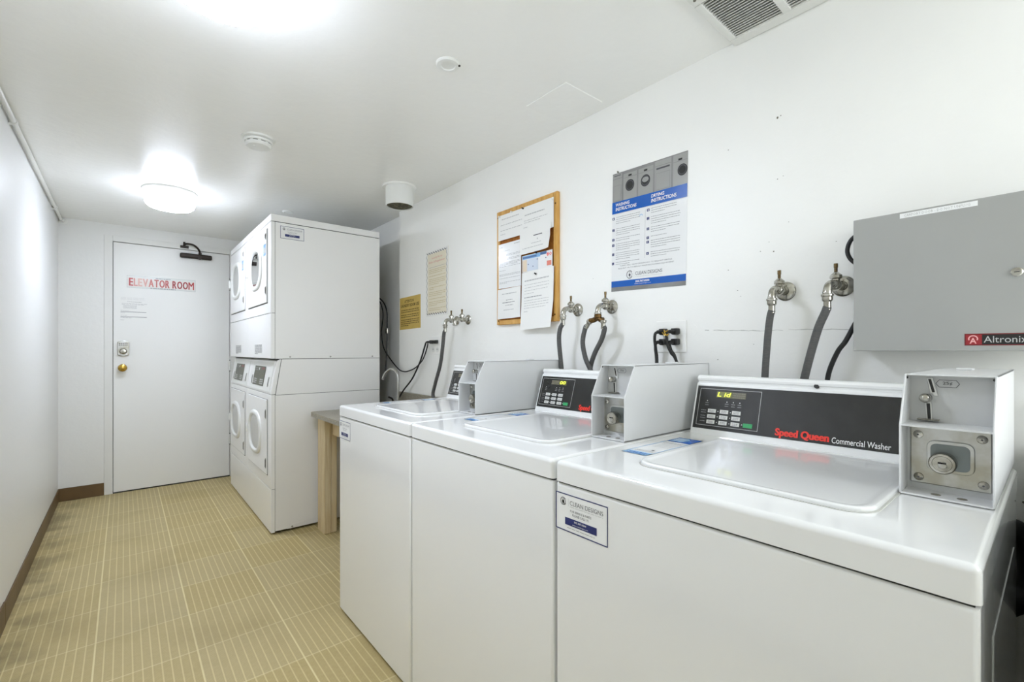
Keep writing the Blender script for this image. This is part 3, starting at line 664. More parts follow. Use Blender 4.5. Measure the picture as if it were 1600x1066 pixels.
    for y, z in ((0.1540, 0.9930), (0.0775, 0.9945), (0.1535, 0.9215), (0.0760, 0.9225)):
        b = MB(); b.lathe([(0.0068, 0), (0.0062, 0.002), (0.0035, 0.0035), (0, 0.0038)], (1.0335, y, z), (-1, 0, 0), M_chrome, 16); b.cyl((1.0302, y, z), (1.0295, y, z), 0.0015, M_print2, 8); b.build('screw', cb)
    return t
GW = 'top-loading washers along the right wall'
w3 = make_washer()
w2 = copy_tree(w3); w2.location.y += 0.66
w1 = copy_tree(w3); w1.location.y += 1.32
for wv, yy, lab in ((w3, Y0, 'white top-load washer nearest the camera, with a service label at its upper left corner'),
                    (w2, Y0 + .66, 'middle white top-load washer, with no service label on its front'),
                    (w1, Y0 + 1.32, 'white top-load washer farthest from the camera, beside the wooden counter')):
    tag(wv, lab, 'washing machine', GW)
    instruction_sticker(wv, yy + 0.612, 0.898, 1.158, 0.067, 0.8977)
service_label(w3, 0.7056, 0.7510, 0.1405, 0.0795, 0.7200)
service_label(w1, 2.0265, 0.7565, 0.1270, 0.0760, 0.7200)
for wv, yy, (tx, a, c) in ((w3, Y0, ('L id', 0.003, 0.041)), (w2, Y0 + .66, ('00', 0.046, 0.076)), (w1, Y0 + 1.32, ('00', 0.046, 0.076))):
    cpn = [c_ for c_ in kids(wv) if c_.name.startswith('control_panel')][0]
    display(cpn, yy, tx, a, c)

# ================================================================== DRYERS
def superell(cy, cz, a, b_, x, n=40, e=2.5):
    P = []
    for k in range(n):
        t = 2 * math.pi * k / n; c, s_ = math.cos(t), math.sin(t)
        P.append(V(x, cy + a * math.copysign(abs(c) ** (2 / e), c), cz + b_ * math.copysign(abs(s_) ** (2 / e), s_)))
    return P
def loft(mb, rings, m, cap0=False, cap1=False):
    t = bmesh.new(); rr = [[t.verts.new(p) for p in r] for r in rings]; n = len(rr[0])
    for A, B in zip(rr, rr[1:]):
        for k in range(n): t.faces.new([A[k], A[(k + 1) % n], B[(k + 1) % n], B[k]])
    if cap0: t.faces.new(rr[0])
    if cap1: t.faces.new(rr[-1])
    bmesh.ops.recalc_face_normals(t, faces=t.faces)
    mb.merge(t, m)
DY = 3.122; DW = 0.697
def make_dryer():
    t = empty('stacked_dryer', (0.69, DY, 0)); y0, y1 = DY, DY + DW; xb = 1.394; x0 = 0.69
    b = MB(); b.prism([(0.698, y0 + 0.006, 0.02), (0.698, y0 + 0.006, 0.86), (0.738, y0 + 0.006, 1.075), (0.70, y0 + 0.006, 1.09), (0.70, y0 + 0.006, 1.96), (xb - 0.004, y0 + 0.006, 1.96), (xb - 0.004, y0 + 0.006, 0.02)], (0, DW - 0.012, 0), M_gap); b.build('inner_frame', t)
    def front(name, z0, z1, bz=0.004):
        b = MB(); b.box(x0, 0.7135, y0 + 0.001, y1 - 0.001, z0, z1, M_enamel2, bz, 3, lambda c: c.x < 0.70); return b.build(name, t)
    front('kick_panel', 0.010, 0.276); front('lower_front_panel', 0.2795, 0.8615); front('upper_front_panel', 1.3695, 1.9325); front('upper_access_panel', 1.0855, 1.3665)
    b = MB(); b.prism([(x0, y0 + 0.001, 0.8640), (x0 + 0.034, y0 + 0.001, 1.0700), (0.742, y0 + 0.001, 1.0820), (0.7505, y0 + 0.001, 1.0820), (0.7155, y0 + 0.001, 0.8640)], (0, DW - 0.002, 0), M_enamel2, 0.003, 2); fa = b.build('control_fascia', t)
    for s_, y in ((-1, y0), (1, y1 - 0.003)):
        b = MB(); b.box(0.7155, xb, y, y + 0.003, 0.016, 0.858, M_enamel2, 0.0008, 1)
        b.prism([(0.7175, y, 0.8605), (0.7525, y, 1.0815), (xb, y, 1.0815), (xb, y, 0.8605)], (0, 0.003, 0), M_enamel2)
        b.box(0.7155, xb, y, y + 0.003, 1.0845, 1.9325, M_enamel2, 0.0008, 1)
        if s_ < 0:
            b.box(0.780, xb, y - 0.0015, y + 0.0002, 0.014, 0.040, M_enamel2, 0.0006, 1); b.box(0.735, xb, y - 0.0015, y + 0.0002, 1.0845, 1.108, M_enamel2, 0.0006, 1)
        b.build('side_panel', t)
    b = MB(); b.box(xb - 0.004, xb, y0 + 0.003, y1 - 0.003, 0.02, 1.9325, M_steel); b.build('back_panel', t)
    b = MB(); b.box(x0, xb, y0, y1, 1.9365, 1.98, M_enamel2, 0.004, 2); b.build('top_cap', t)
    for x, z in ((0.80, 1.0955), (1.05, 1.0955), (1.34, 1.0955), (0.812, 0.024)):
        b = MB(); b.lathe([(0.006, 0), (0.005, 0.002), (0, 0.0025)], (x, y0 - 0.0012, z), (0, -1, 0), M_steel, 12); b.build('screw', t)
    for fx in (0.74, 1.34):
        for fy in (y0 + 0.06, y1 - 0.06):
            b = MB(); b.cyl((fx, fy, 0), (fx, fy, 0.022), 0.018, M_black, 12); b.build('foot', t)
    for (za, zb, cy, cz, hz, nm) in ((0.355, 0.825, 3.529, 0.587, ((0.705, 0.765), (0.393, 0.458)), 'lower_door'), (1.438, 1.902, 3.510, 1.684, ((1.489, 1.541), (1.835, 1.875)), 'upper_door')):
        b = MB(); b.box(x0 - 0.0075, x0 - 0.0012, 3.208, 3.772, za, zb, M_enamel2, 0.0045, 3, lambda c: c.x < x0 - 0.003)
        b.box(x0 - 0.0014, x0 + 0.0004, 3.203, 3.777, za - 0.005, zb + 0.002, M_gap)
        d = b.build(nm, t); X = x0 - 0.0075
        b = MB(); R_ = []
        for (a, bb_, xx) in ((0.190, 0.146, X), (0.188, 0.144, X - 0.006), (0.181, 0.138, X - 0.011), (0.172, 0.130, X - 0.013), (0.160, 0.121, X - 0.012), (0.150, 0.114, X - 0.006), (0.145, 0.110, X + 0.0005)):
            R_.append(superell(cy, cz, a, bb_, xx))
        loft(b, R_, M_plastic); tag(b.build('porthole_ring', d), 'thick rounded white porthole rim')
        b = MB(); R_ = [superell(cy, cz, 0.144, 0.109, X - 0.0006), superell(cy, cz, 0.144, 0.109, X - 0.0020)]; loft(b, R_, M_black)
        loft(b, [superell(cy, cz, 0.143, 0.108, X - 0.0008), superell(cy, cz, 0.05, 0.04, X - 0.0009)], M_drum, False, True)
        for k in range(6):
            yy = cy - 0.10 + k * 0.038; b.box(X - 0.0022, X - 0.0010, yy, yy + 0.004, cz - 0.07, cz + 0.07, M_gap)
        tag(b.build('drum', d), 'dark steel drum behind the glass')
        b = MB(); loft(b, [superell(cy, cz, 0.1475, 0.112, X - 0.0040), superell(cy, cz, 0.10, 0.078, X - 0.0062), superell(cy, cz, 0.03, 0.024, X - 0.0072)], M_glass, False, True); b.build('door_glass', d)
        for h0, h1 in hz:
            b = MB(); b.box(X - 0.004, X, 3.212, 3.224, h0, h1, M_steel, 0.002, 1); b.box(X - 0.0055, X - 0.004, 3.214, 3.222, h0 + 0.008, h1 - 0.008, M_gap); b.build('hinge', d)
        b = MB(); b.box(X - 0.016, X, 3.738, 3.764, cz - 0.03, cz + 0.03, M_plastic, 0.006, 3); b.build('handle', d)
        if nm == 'upper_door':
            f = Fr((X - 0.0005, 3.282, 1.738), (0, -1, 0), (0, 0, 1), (-1, 0, 0)); b = MB(); b.sheet(f, 0, 0, 0.062, 0.072, M_gpaper, 0.0004, 1, 1)
            b.border(f, 0, 0, 0.062, 0.072, 0.004, M_lblue, 1); b.quad(f, 0, 0.05, 0.062, 0.072, M_lblue, 1); b.quad(f, 0, 0, 0.062, 0.014, M_lblue, 1); b.lines(f, 0.01, 0.052, 0.044, 4, 0.007, 0.002, M_print, 1); tag(b.build('sticker', d), 'light blue instruction sticker')
    f = Fr((x0 - 0.0006, 3.575, 1.110), (0, -1, 0), (0, 0, 1), (-1, 0, 0)); b = MB(); b.sheet(f, 0, 0, 0.222, 0.068, M_paper, 0.0004, 1, 1); b.lines(f, 0.004, 0.218, 0.065, 9, 0.0072, 0.0048, M_print, 1, last=0.45, wd=1.3); tag(b.build('rating_label', t), 'grey printed rating label')
    # fascia details
    kf = 0.034 / 0.206; kfn = math.sqrt(1 + kf * kf); f = Fr((x0, 0, 0.864), (0, -1, 0), (kf / kfn, 0, 1 / kfn), (-1, 0, kf)); z_ = lambda z: (z - 0.864) * kfn
    b = MB(); b.border(f, -3.752, z_(0.877), -3.168, z_(1.060), 0.006, M_plastic, 8); b.sheet(f, -3.752, z_(0.877), -3.168, z_(1.060), M_plastic, 0.001, 1, 1)
    for v in b.bm.verts: v.co += f.N * 0.0012
    b.build('fascia_bezel', fa)
    b = MB(); b.sheet(f, -3.673, z_(0.901), -3.358, z_(1.030), M_disp, 0.001, 1, 1)
    for rr in range(3):
        b.lines(f, -3.655, -3.56, z_(0.945) - rr * 0.013, 1, 1, 0.008, M_lprint, 1, wd=4); b.lines(f, -3.47, -3.372, z_(0.945) - rr * 0.013, 1, 1, 0.008, M_lprint, 1, wd=4)
    b.disc(f, -3.53, z_(1.012), 0.010, M_white, 1); b.quad(f, -3.46, z_(1.008), -3.38, z_(1.022), M_dred, 1); b.lines(f, -3.655, -3.57, z_(1.018), 2, 0.012, 0.006, M_print, 1, wd=3)
    for v in b.bm.verts: v.co += f.N * 0.0035
    tag(b.build('display', fa), 'dark olive control display')
    for yy in (-3.238, -3.715):
        b = MB(); b.sheet(f, yy - 0.011, z_(0.905), yy + 0.011, z_(0.965), M_steel, 0.002, 1, 1); b.quad(f, yy - 0.004, z_(0.915), yy + 0.004, z_(0.955), M_gap, 1)
        for v in b.bm.verts: v.co += f.N * 0.0035
        tag(b.build('coin_slot', fa), 'steel coin slot')
    return t
d1 = make_dryer()
d2 = copy_tree(d1, skip=('screw',)); d2.location.y += 0.6995
GD = 'stacked dryers beside the door'
tag(d1, 'white stacked dryer nearer the camera, whose long blank side faces the counter', 'dryer', GD)
tag(d2, 'white stacked dryer next to the door, behind the nearer dryer', 'dryer', GD)
sl = service_label(d1, 0, 0, 0.140, 0.078, 0, U=(1, 0, 0), N=(0, -1, 0), o=(0.7435, DY - 0.0006, 1.8360))

# ================================================================== COUNTER AND TAP
ct = empty('counter', (0.93, 2.06, 0)); tag(ct, 'speckled laminate counter on raw wooden posts between the washers and the dryers', 'counter')
b = MB(); b.prism(rrect(0.900, 1.5185, 2.060, 3.060, 0.02, 0.7205, 4, (0.001, 0.03, 0.001, 0.001)), (0, 0, 0.0265), M_lam, 0.004, 2, lambda c: c.x < 1.45 and c.y < 3.07); tag(b.build('countertop', ct), 'speckled brown-grey laminate top')
b = MB(); b.box(1.500, 1.5185, 2.060, 3.060, 0.747, 0.8435, M_lam, 0.002, 1); b.build('backsplash', ct)
for py in (2.915, 2.07):
    b = MB(); b.box(0.943, 0.985, py, py + 0.062, 0, 0.7205, M_wood, 0.003, 1); b.box(0.943, 0.985, py + 0.0625, py + 0.125, 0, 0.7205, M_wood, 0.003, 1); b.box(0.9853, 1.0215, py + 0.004, py + 0.042, 0, 0.7205, M_wood, 0.003, 1); tag(b.build('post', ct), 'raw wooden post')
b = MB(); b.box(0.992, 1.028, 2.196, 2.913, 0.610, 0.7195, M_wood, 0.003, 1); b.build('front_rail', ct)
b = MB(); b.box(1.040, 1.50, 2.925, 2.963, 0.630, 0.7195, M_wood, 0.003, 1); b.build('side_rail', ct)
b = MB(); b.box(1.46, 1.50, 2.85, 2.915, 0, 0.7195, M_wood, 0.003, 1); b.box(1.46, 1.50, 2.07, 2.13, 0, 0.7195, M_wood, 0.003, 1); b.build('back_leg', ct)
tp = empty('faucet', (1.40, 2.84, 0.747)); tag(tp, 'brushed steel gooseneck tap on the speckled counter beside the dryers', 'tap')
b = MB(); b.tube([(1.42, 2.885, 0.78), (1.42, 2.885, 0.90), (1.42, 2.89, 0.96), (1.415, 2.915, 0.995), (1.405, 2.955, 1.008), (1.39, 2.985, 0.995), (1.375, 3.008, 0.962), (1.37, 3.016, 0.935)], 0.0085, mat('brushed_steel', (190, 190, 186), 0.28, 1.0), 14); b.build('spout', tp)
b = MB(); b.lathe([(0.026, 0), (0.026, 0.004), (0.016, 0.012), (0.014, 0.05), (0.0, 0.052)], (1.42, 2.885, 0.747), (0, 0, 1), M_chrome, 20); b.build('tap_base', tp)
b = MB(); b.tube([(1.42, 2.96, 0.76), (1.415, 2.96, 0.80), (1.385, 2.955, 0.818)], 0.006, M_dark, 10); b.lathe([(0.02, 0), (0.018, 0.02), (0, 0.022)], (1.42, 2.96, 0.747), (0, 0, 1), M_dark, 16); b.build('tap_handle', tp)

# ================================================================== WALL: VALVES AND HOSES
ZV = 1.313
def valve(yf, dy, label, dark=False, z=ZV, sp=True):
    """hose bib: wall flange, body reaching into the room, stem on top, spout turned down"""
    t = empty('wall_valve', (XR, yf, z)); tag(t, label, 'valve', 'hose valves on the right wall')
    m = M_chrome; mf = M_chrome
    b = MB(); b.lathe([(0.028, 0), (0.0285, 0.003), (0.024, 0.008), (0.016, 0.011), (0.013, 0.012), (0.012, 0.018), (0, 0.018)], (XR, yf, z), (-1, 0, 0), mf, 28); b.build('wall_flange', t)
    d = dy / 0.095
    P = lambda a, dz=0.0: (XR - a, yf + d * a, z + dz)
    b = MB(); b.tube([P(0.012), P(0.024), P(0.045)], 0.0095, m, 14, 3); b.cyl(P(0.018), P(0.028), 0.014, m, 6)
    b.sphere(P(0.046), 0.0145, m, 18, (1, 1, 1.05))
    b.tube([P(0.046), P(0.070, 0.002), P(0.088, -0.006), P(0.095, -0.022), P(0.095, -0.030)], lambda t_: 0.0098 + 0.0012 * t_, m, 14, 5)
    b.lathe([(0.012, 0), (0.0145, 0.003), (0.0145, 0.007), (0.012, 0.009)], P(0.095, -0.036), (0, 0, 1), m, 20); b.build('valve_body', t)
    b = MB(); b.lathe([(0.010, 0.010), (0.010, 0.016), (0.0145, 0.018), (0.0145, 0.026), (0.010, 0.030), (0.006, 0.034), (0, 0.034)], P(0.046), (0, 0, 1), m, 8); b.build('bonnet', t)
    b = MB(); b.lathe([(0.0042, 0.030), (0.0042, 0.046), (0.0050, 0.047), (0.0050, 0.058), (0, 0.0585)], P(0.046), (0, 0, 1), M_stem, 10); tag(b.build('stem', t), 'tarnished brass stem')
    return V(*P(0.095, -0.034))
o3 = valve(0.5278, 0.004, 'worn chrome hose valve between poster and grey metal box, its hose hanging straight down')
o4 = valve(0.3830, 0.012, 'worn chrome hose valve right beside the grey metal box')
o1 = valve(1.3555, 0.0, 'chrome hose valve just right of the notice board')
o2 = valve(1.1716, -0.004, 'chrome hose valve below the poster, with a brass Y splitter on it')
o0 = valve(2.3164, -0.022, 'chrome hose valve below the bordered flyer, with the long hose on it')
valve(2.1960, -0.006, 'chrome hose valve with no hose, right of its twin below the bordered flyer')
def hose(top, pts, label, r=0.0097, dirv=(0, 0, -1)):
    top = Vector(top); t = empty('hose', top); tag(t, label, 'hose', 'grey water hoses'); dv = Vector(dirv).normalized()
    b = MB(); b.lathe([(0.0125, 0), (0.0125, 0.008), (0.0105, 0.011), (0.0088, 0.013), (0.0088, 0.034), (0, 0.034)], top, dv, M_chrome, 18); b.build('coupling', t)
    b = MB(); b.tube([top + dv * 0.026] + [Vector(p) for p in pts], r, M_hose, 14, 8); b.build('rubber_tube', t)
X4 = 1.425
hose(o3 + V(0, 0, -.002), [(X4, .5368, 1.23), (X4 + .002, .5440, 1.1686), (X4 + .006, .5530, 1.053), (X4 + .006, .556, .95), (X4, .556, .85)], 'grey hose hanging straight down behind the near washer, left of the thicker curved one')
hose(o4 + V(0, 0, -.002), [(X4, .4005, 1.235), (X4 + .002, .4200, 1.1834), (X4 + .008, .4515, 1.058), (X4 + .008, .466, .96), (X4, .466, .85)], 'grey hose curving down behind the near washer from the valve by the metal box', 0.0102)
hose(o1 + V(0, 0, -.002), [(X4 - .004, 1.3700, 1.225), (X4, 1.3790, 1.171), (X4 + .004, 1.3680, 1.053), (X4 + .004, 1.36, .95), (X4, 1.355, .85)], 'single grey hose hanging beside the notice board, behind the middle washer')
# brass splitter
sp_ = empty('hose_splitter', o2); tag(sp_, 'old brass Y splitter screwed under the valve below the poster', 'hose fitting')
b = MB(); b.lathe([(0.0145, 0), (0.0145, 0.012), (0.011, 0.014), (0.011, 0.018)], o2 + V(0, 0, -.002), (0, 0, -1), M_oldbrass, 12); b.build('collar', sp_)
JL = Vector((X4 - .002, 1.2060, 1.2540)); JR = Vector((X4 + .004, 1.1440, 1.2540)); J0 = o2 + V(0, 0, -.014)
b = MB(); b.tube([J0, J0 + (JL - J0) * .5 + V(0, 0, -.003), JL], 0.0105, M_oldbrass, 12, 4); b.tube([J0, J0 + (JR - J0) * .5 + V(0, 0, -.003), JR], 0.0105, M_oldbrass, 12, 4); b.build('branches', sp_)
hose(JL, [(X4, 1.2330, 1.225), (X4, 1.2460, 1.169), (X4 + .004, 1.2345, 1.104), (X4 + .010, 1.2140, 1.058), (X4 + .010, 1.19, 1.0), (X4 + .006, 1.17, .87)], 'left grey hose of the pair below the brass splitter', 0.0097, (0, .62, -.78))
hose(JR, [(X4 + .008, 1.1420, 1.2200), (X4 + .014, 1.1600, 1.180), (X4 + .020, 1.2000, 1.124), (X4 + .030, 1.2300, 1.070), (X4 + .034, 1.236, 1.02), (X4 + .034, 1.235, .87)], 'right grey hose of the pair below the brass splitter', 0.0097, (.03, .05, -1))
hose(o0 + V(0, 0, -.002), [(X4, 2.3070, 1.235), (X4, 2.3200, 1.165), (X4, 2.3480, 1.052), (X4, 2.4060, .936), (X4, 2.4300, .860), (X4, 2.36, .795), (X4 + .01, 2.2, .775), (X4 + .03, 2.08, .765)], 'long grey hose swinging down behind the farthest washer near the tap', 0.0105)

# ================================================================== OUTLETS, PLUGS, CABLES
ot = empty('wall_outlet', (XR, .906, 1.185)); tag(ot, 'painted double outlet plate behind the middle washer, holding four black plugs', 'outlet', 'wall outlets')
b = MB(); b.box(XR - 0.006, XR, .8455, .966, 1.129, 1.243, M_wall, 0.003, 2); b.build('cover_plate', ot)
b = MB()
for y in (.928, .880):
    for z in (1.203, 1.166): b.lathe([(0.0165, 0), (0.0165, 0.0015), (0.0, 0.0015)], (XR - 0.006, y, z), (-1, 0, 0), M_plastic, 20)
b.build('sockets', ot)
b = MB(); b.lathe([(0.020, 0), (0.020, 0.001), (0.0, 0.0012)], (XR, .826, 1.207), (-1, 0, 0), M_wall, 24); tag(b.build('plaster_patch', wr), 'round painted-over plaster patch')
ot2 = empty('wall_outlet', (XR, 2.555, 1.16)); tag(ot2, 'painted outlet plate below the bordered flyer, left of the long hose', 'outlet', 'wall outlets')
b = MB(); b.box(XR - 0.006, XR, 2.495, 2.612, 1.113, 1.228, M_wall, 0.003, 2); b.build('cover_plate', ot2)
b = MB()
for y in (2.527, 2.580):
    for z in (1.142, 1.190):
        b.lathe([(0.0165, 0), (0.0165, 0.0015), (0.0, 0.0015)], (XR - 0.006, y, z), (-1, 0, 0), M_plastic, 20)
        b.box(XR - 0.0082, XR - 0.0075, y - .006, y - .004, z - .002, z + .006, M_gap); b.box(XR - 0.0082, XR - 0.0075, y + .004, y + .006, z - .002, z + .006, M_gap)
b.build('sockets', ot2)
def cord(y, z, pts, label, name='electric_cord', xw=XR - 0.0078, r=0.0052, group='black power cords'):
    t = empty(name, (xw, y, z)); tag(t, label, 'cord', group)
    b = MB(); h = 0.0115
    b.prism([(xw, y - .0125, z + h), (xw, y + .0125, z + h), (xw, y + .0135, z - h * .7), (xw, y + .006, z - h), (xw, y - .006, z - h), (xw, y - .0135, z - h * .7)], (-0.022, 0, 0), M_black, 0.003, 2)
    b.tube([(xw - .020, y, z), (xw - .030, y + .002, z), (xw - .040, y + .006, z - .001)], 0.0065, M_black, 10, 4); b.build('plug', t)
    b = MB(); b.tube([(xw - .036, y + .005, z - .001)] + pts, r, M_rub, 10, 8); b.build('cable', t)
cord(.928, 1.203, [(1.469, .940, 1.196), (1.470, .943, 1.172), (1.474, .940, 1.133), (1.476, .937, 1.090), (1.476, .935, .90)], 'black cord from the upper left socket behind the middle washer, hanging straight down')
cord(.880, 1.203, [(1.466, .892, 1.196), (1.468, .891, 1.160), (1.470, .878, 1.128), (1.474, .857, 1.092), (1.474, .80, .92)], 'black cord with a gold tie, slanting down right from the upper right socket')
cord(.928, 1.166, [(1.472, .940, 1.160), (1.482, .948, 1.140), (1.486, .946, 1.09), (1.486, .945, .90)], 'black cord from the lower left socket, behind the straight hanging cord')
cord(.880, 1.166, [(1.474, .886, 1.158), (1.482, .884, 1.135), (1.486, .866, 1.095), (1.486, .83, .92)], 'black cord from the lower right socket, behind the slanting cord')
b = MB(); b.tube([(1.462, .900, 1.207), (1.458, .892, 1.202), (1.462, .884, 1.207)], 0.002, M_brass, 8); b.tube([(1.460, .906, 1.199), (1.456, .893, 1.190), (1.461, .880, 1.193)], 0.002, M_brass, 8); b.tube([(1.459, .898, 1.208), (1.456, .892, 1.195), (1.461, .886, 1.186)], 0.002, M_brass, 8)
tag(b.build('cable_tie', at=(1.46, .893, 1.2)), 'gold twist tie knotted around the cords at the four-plug outlet', 'cable tie')
cord(2.527, 1.190, [(1.478, 2.60, 1.190), (1.480, 2.625, 1.168), (1.480, 2.665, 1.10), (1.480, 2.7045, 1.045), (1.478, 2.795, .946), (1.470, 2.90, .865), (1.472, 2.98, .80), (1.474, 3.02, .757)], 'thick black cord slanting down from the outlet to the back of the counter')
cord(2.580, 1.190, [(1.490, 2.610, 1.172), (1.500, 2.653, 1.124), (1.500, 2.70, 1.0685), (1.500, 2.782, 1.023), (1.500, 2.87, .998), (1.500, 2.956, .9885), (1.500, 3.048, 1.007), (1.500, 3.20, 1.09), (1.500, 3.288, 1.16), (1.498, 3.32, 1.27), (1.496, 3.29, 1.42), (1.49, 3.36, 1.53), (1.48, 3.5, 1.58)], 'thin black cord looping from the outlet over the tap to behind the dryers', r=0.0042)
b = MB(); b.tube([(1.50, 3.26, .95), (1.505, 3.245, 1.10), (1.505, 3.236, 1.24), (1.505, 3.235, 1.275)], 0.006, M_hose, 10); b.cyl((1.505, 3.235, 1.265), (1.505, 3.235, 1.300), 0.013, M_chrome, 14); b.tube([(1.505, 3.235, 1.30), (1.505, 3.24, 1.42), (1.50, 3.29, 1.50), (1.49, 3.4, 1.56)], 0.005, M_rub, 10)
tag(b.build('supply_line', at=(1.505, 3.245, 1.1)), 'dark supply line with a metal joint in the gap behind the dryers', 'pipe')

# ================================================================== GREY ENCLOSURE
ex0, ey0, ey1, ez0, ez1 = 1.430, -0.045, 0.3395, 1.1345, 1.4685
en = empty('metal_enclosure', (XR, 0.15, ez0)); tag(en, 'grey locked metal control box on the wall above the near washer', 'control box')
b = MB(); b.box(ex0 + 0.003, XR, ey0 + 0.002, ey1 - 0.002, ez0 + 0.002, ez1 - 0.002, M_encl, 0.002, 1); b.build('box_body', en)
b = MB(); b.box(ex0, ex0 + 0.014, ey0, ey1, ez0, ez1, M_encl, 0.0018, 2); b.build('box_door', en)
b = MB(); b.lathe([(0.0095, 0), (0.0095, 0.0025), (0.0075, 0.004), (0, 0.004)], (ex0, 0.0565, 1.300), (-1, 0, 0), M_chrome, 24); b.box(ex0 - 0.0046, ex0 - 0.004, .0525, .0605, 1.2992, 1.3008, M_gap); b.build('key_lock', en)
f = Fr((ex0 - 0.0006, 0.1350, 1.1465), (0, -1, 0), (0, 0, 1), (-1, 0, 0)); b = MB(); b.sheet(f, 0, 0, 0.128, 0.0258, M_dred, 0.0006, 1, 1)
b.quad(f, 0.0275, 0.0022, 0.126, 0.0236, M_black, 1); b.quad(f, 0.0022, 0.0022, 0.0270, 0.0236, mat('logo_red', (150, 34, 40), .35), 1)
b.ring(f, 0.0135, 0.0145, 0.0058, 0.0080, mat('logo_pink', (238, 176, 172), .4), 2, -25, 205); b.text(f, 'A', 0.0080, 0.0040, 0.011, 0.0125, mat('logo_pink', (238, 176, 172), .4), 2, bold=0.02)
b.text(f, 'Altronix', 0.0300, 0.0060, 0.0640, 0.0140, M_lprint, 2, res=4); tag(b.build('name_badge', en), 'dark red and black name badge')
f = Fr((ex0 - 0.0006, 0.2468, 1.4530), (0, -1, 0), (0, 0.0, 1), (-1, 0, 0)); b = MB(); b.sheet(f, 0, 0, 0.1325, 0.0112, M_white, 0.0004, 1, 1); b.text(f, 'CARPORT DOOR - DO NOT UNPLUG', 0.008, 0.0026, 0.113, 0.0060, M_lprint, 1, res=1); tag(b.build('label_strip', en), 'white label strip')
b = MB(); b.tube([(1.478, ey1 - .002, 1.445), (1.478, ey1 + .017, 1.428), (1.478, ey1 + .0245, 1.402), (1.478, ey1 + .017, 1.378), (1.478, ey1 - .002, 1.358)], 0.0052, M_rub, 12, 6)
tag(b.build('cable_loop', en), 'short black cable loop')
b = MB(); b.tube([(1.478, ey1 - .002, 1.225), (1.478, ey1 + .010, 1.200), (1.476, ey1 + .028, 1.160), (1.474, ey1 + .046, 1.130), (1.472, ey1 + .066, 1.070), (1.470, ey1 + .070, 1.0), (1.468, ey1 + .07, .86)], 0.0062, M_rub, 12, 6)
tag(b.build('power_cable', en), 'black power cable')
b = MB(); b.tube([(1.378, .12, .72), (1.42, .10, .76), (1.455, .05, .745), (1.46, .035, .69), (1.455, .045, .62), (1.40, .10, .58)], 0.024, M_rub, 14, 6)
tag(b.build('drain_hose', w3), 'thick black drain hose')

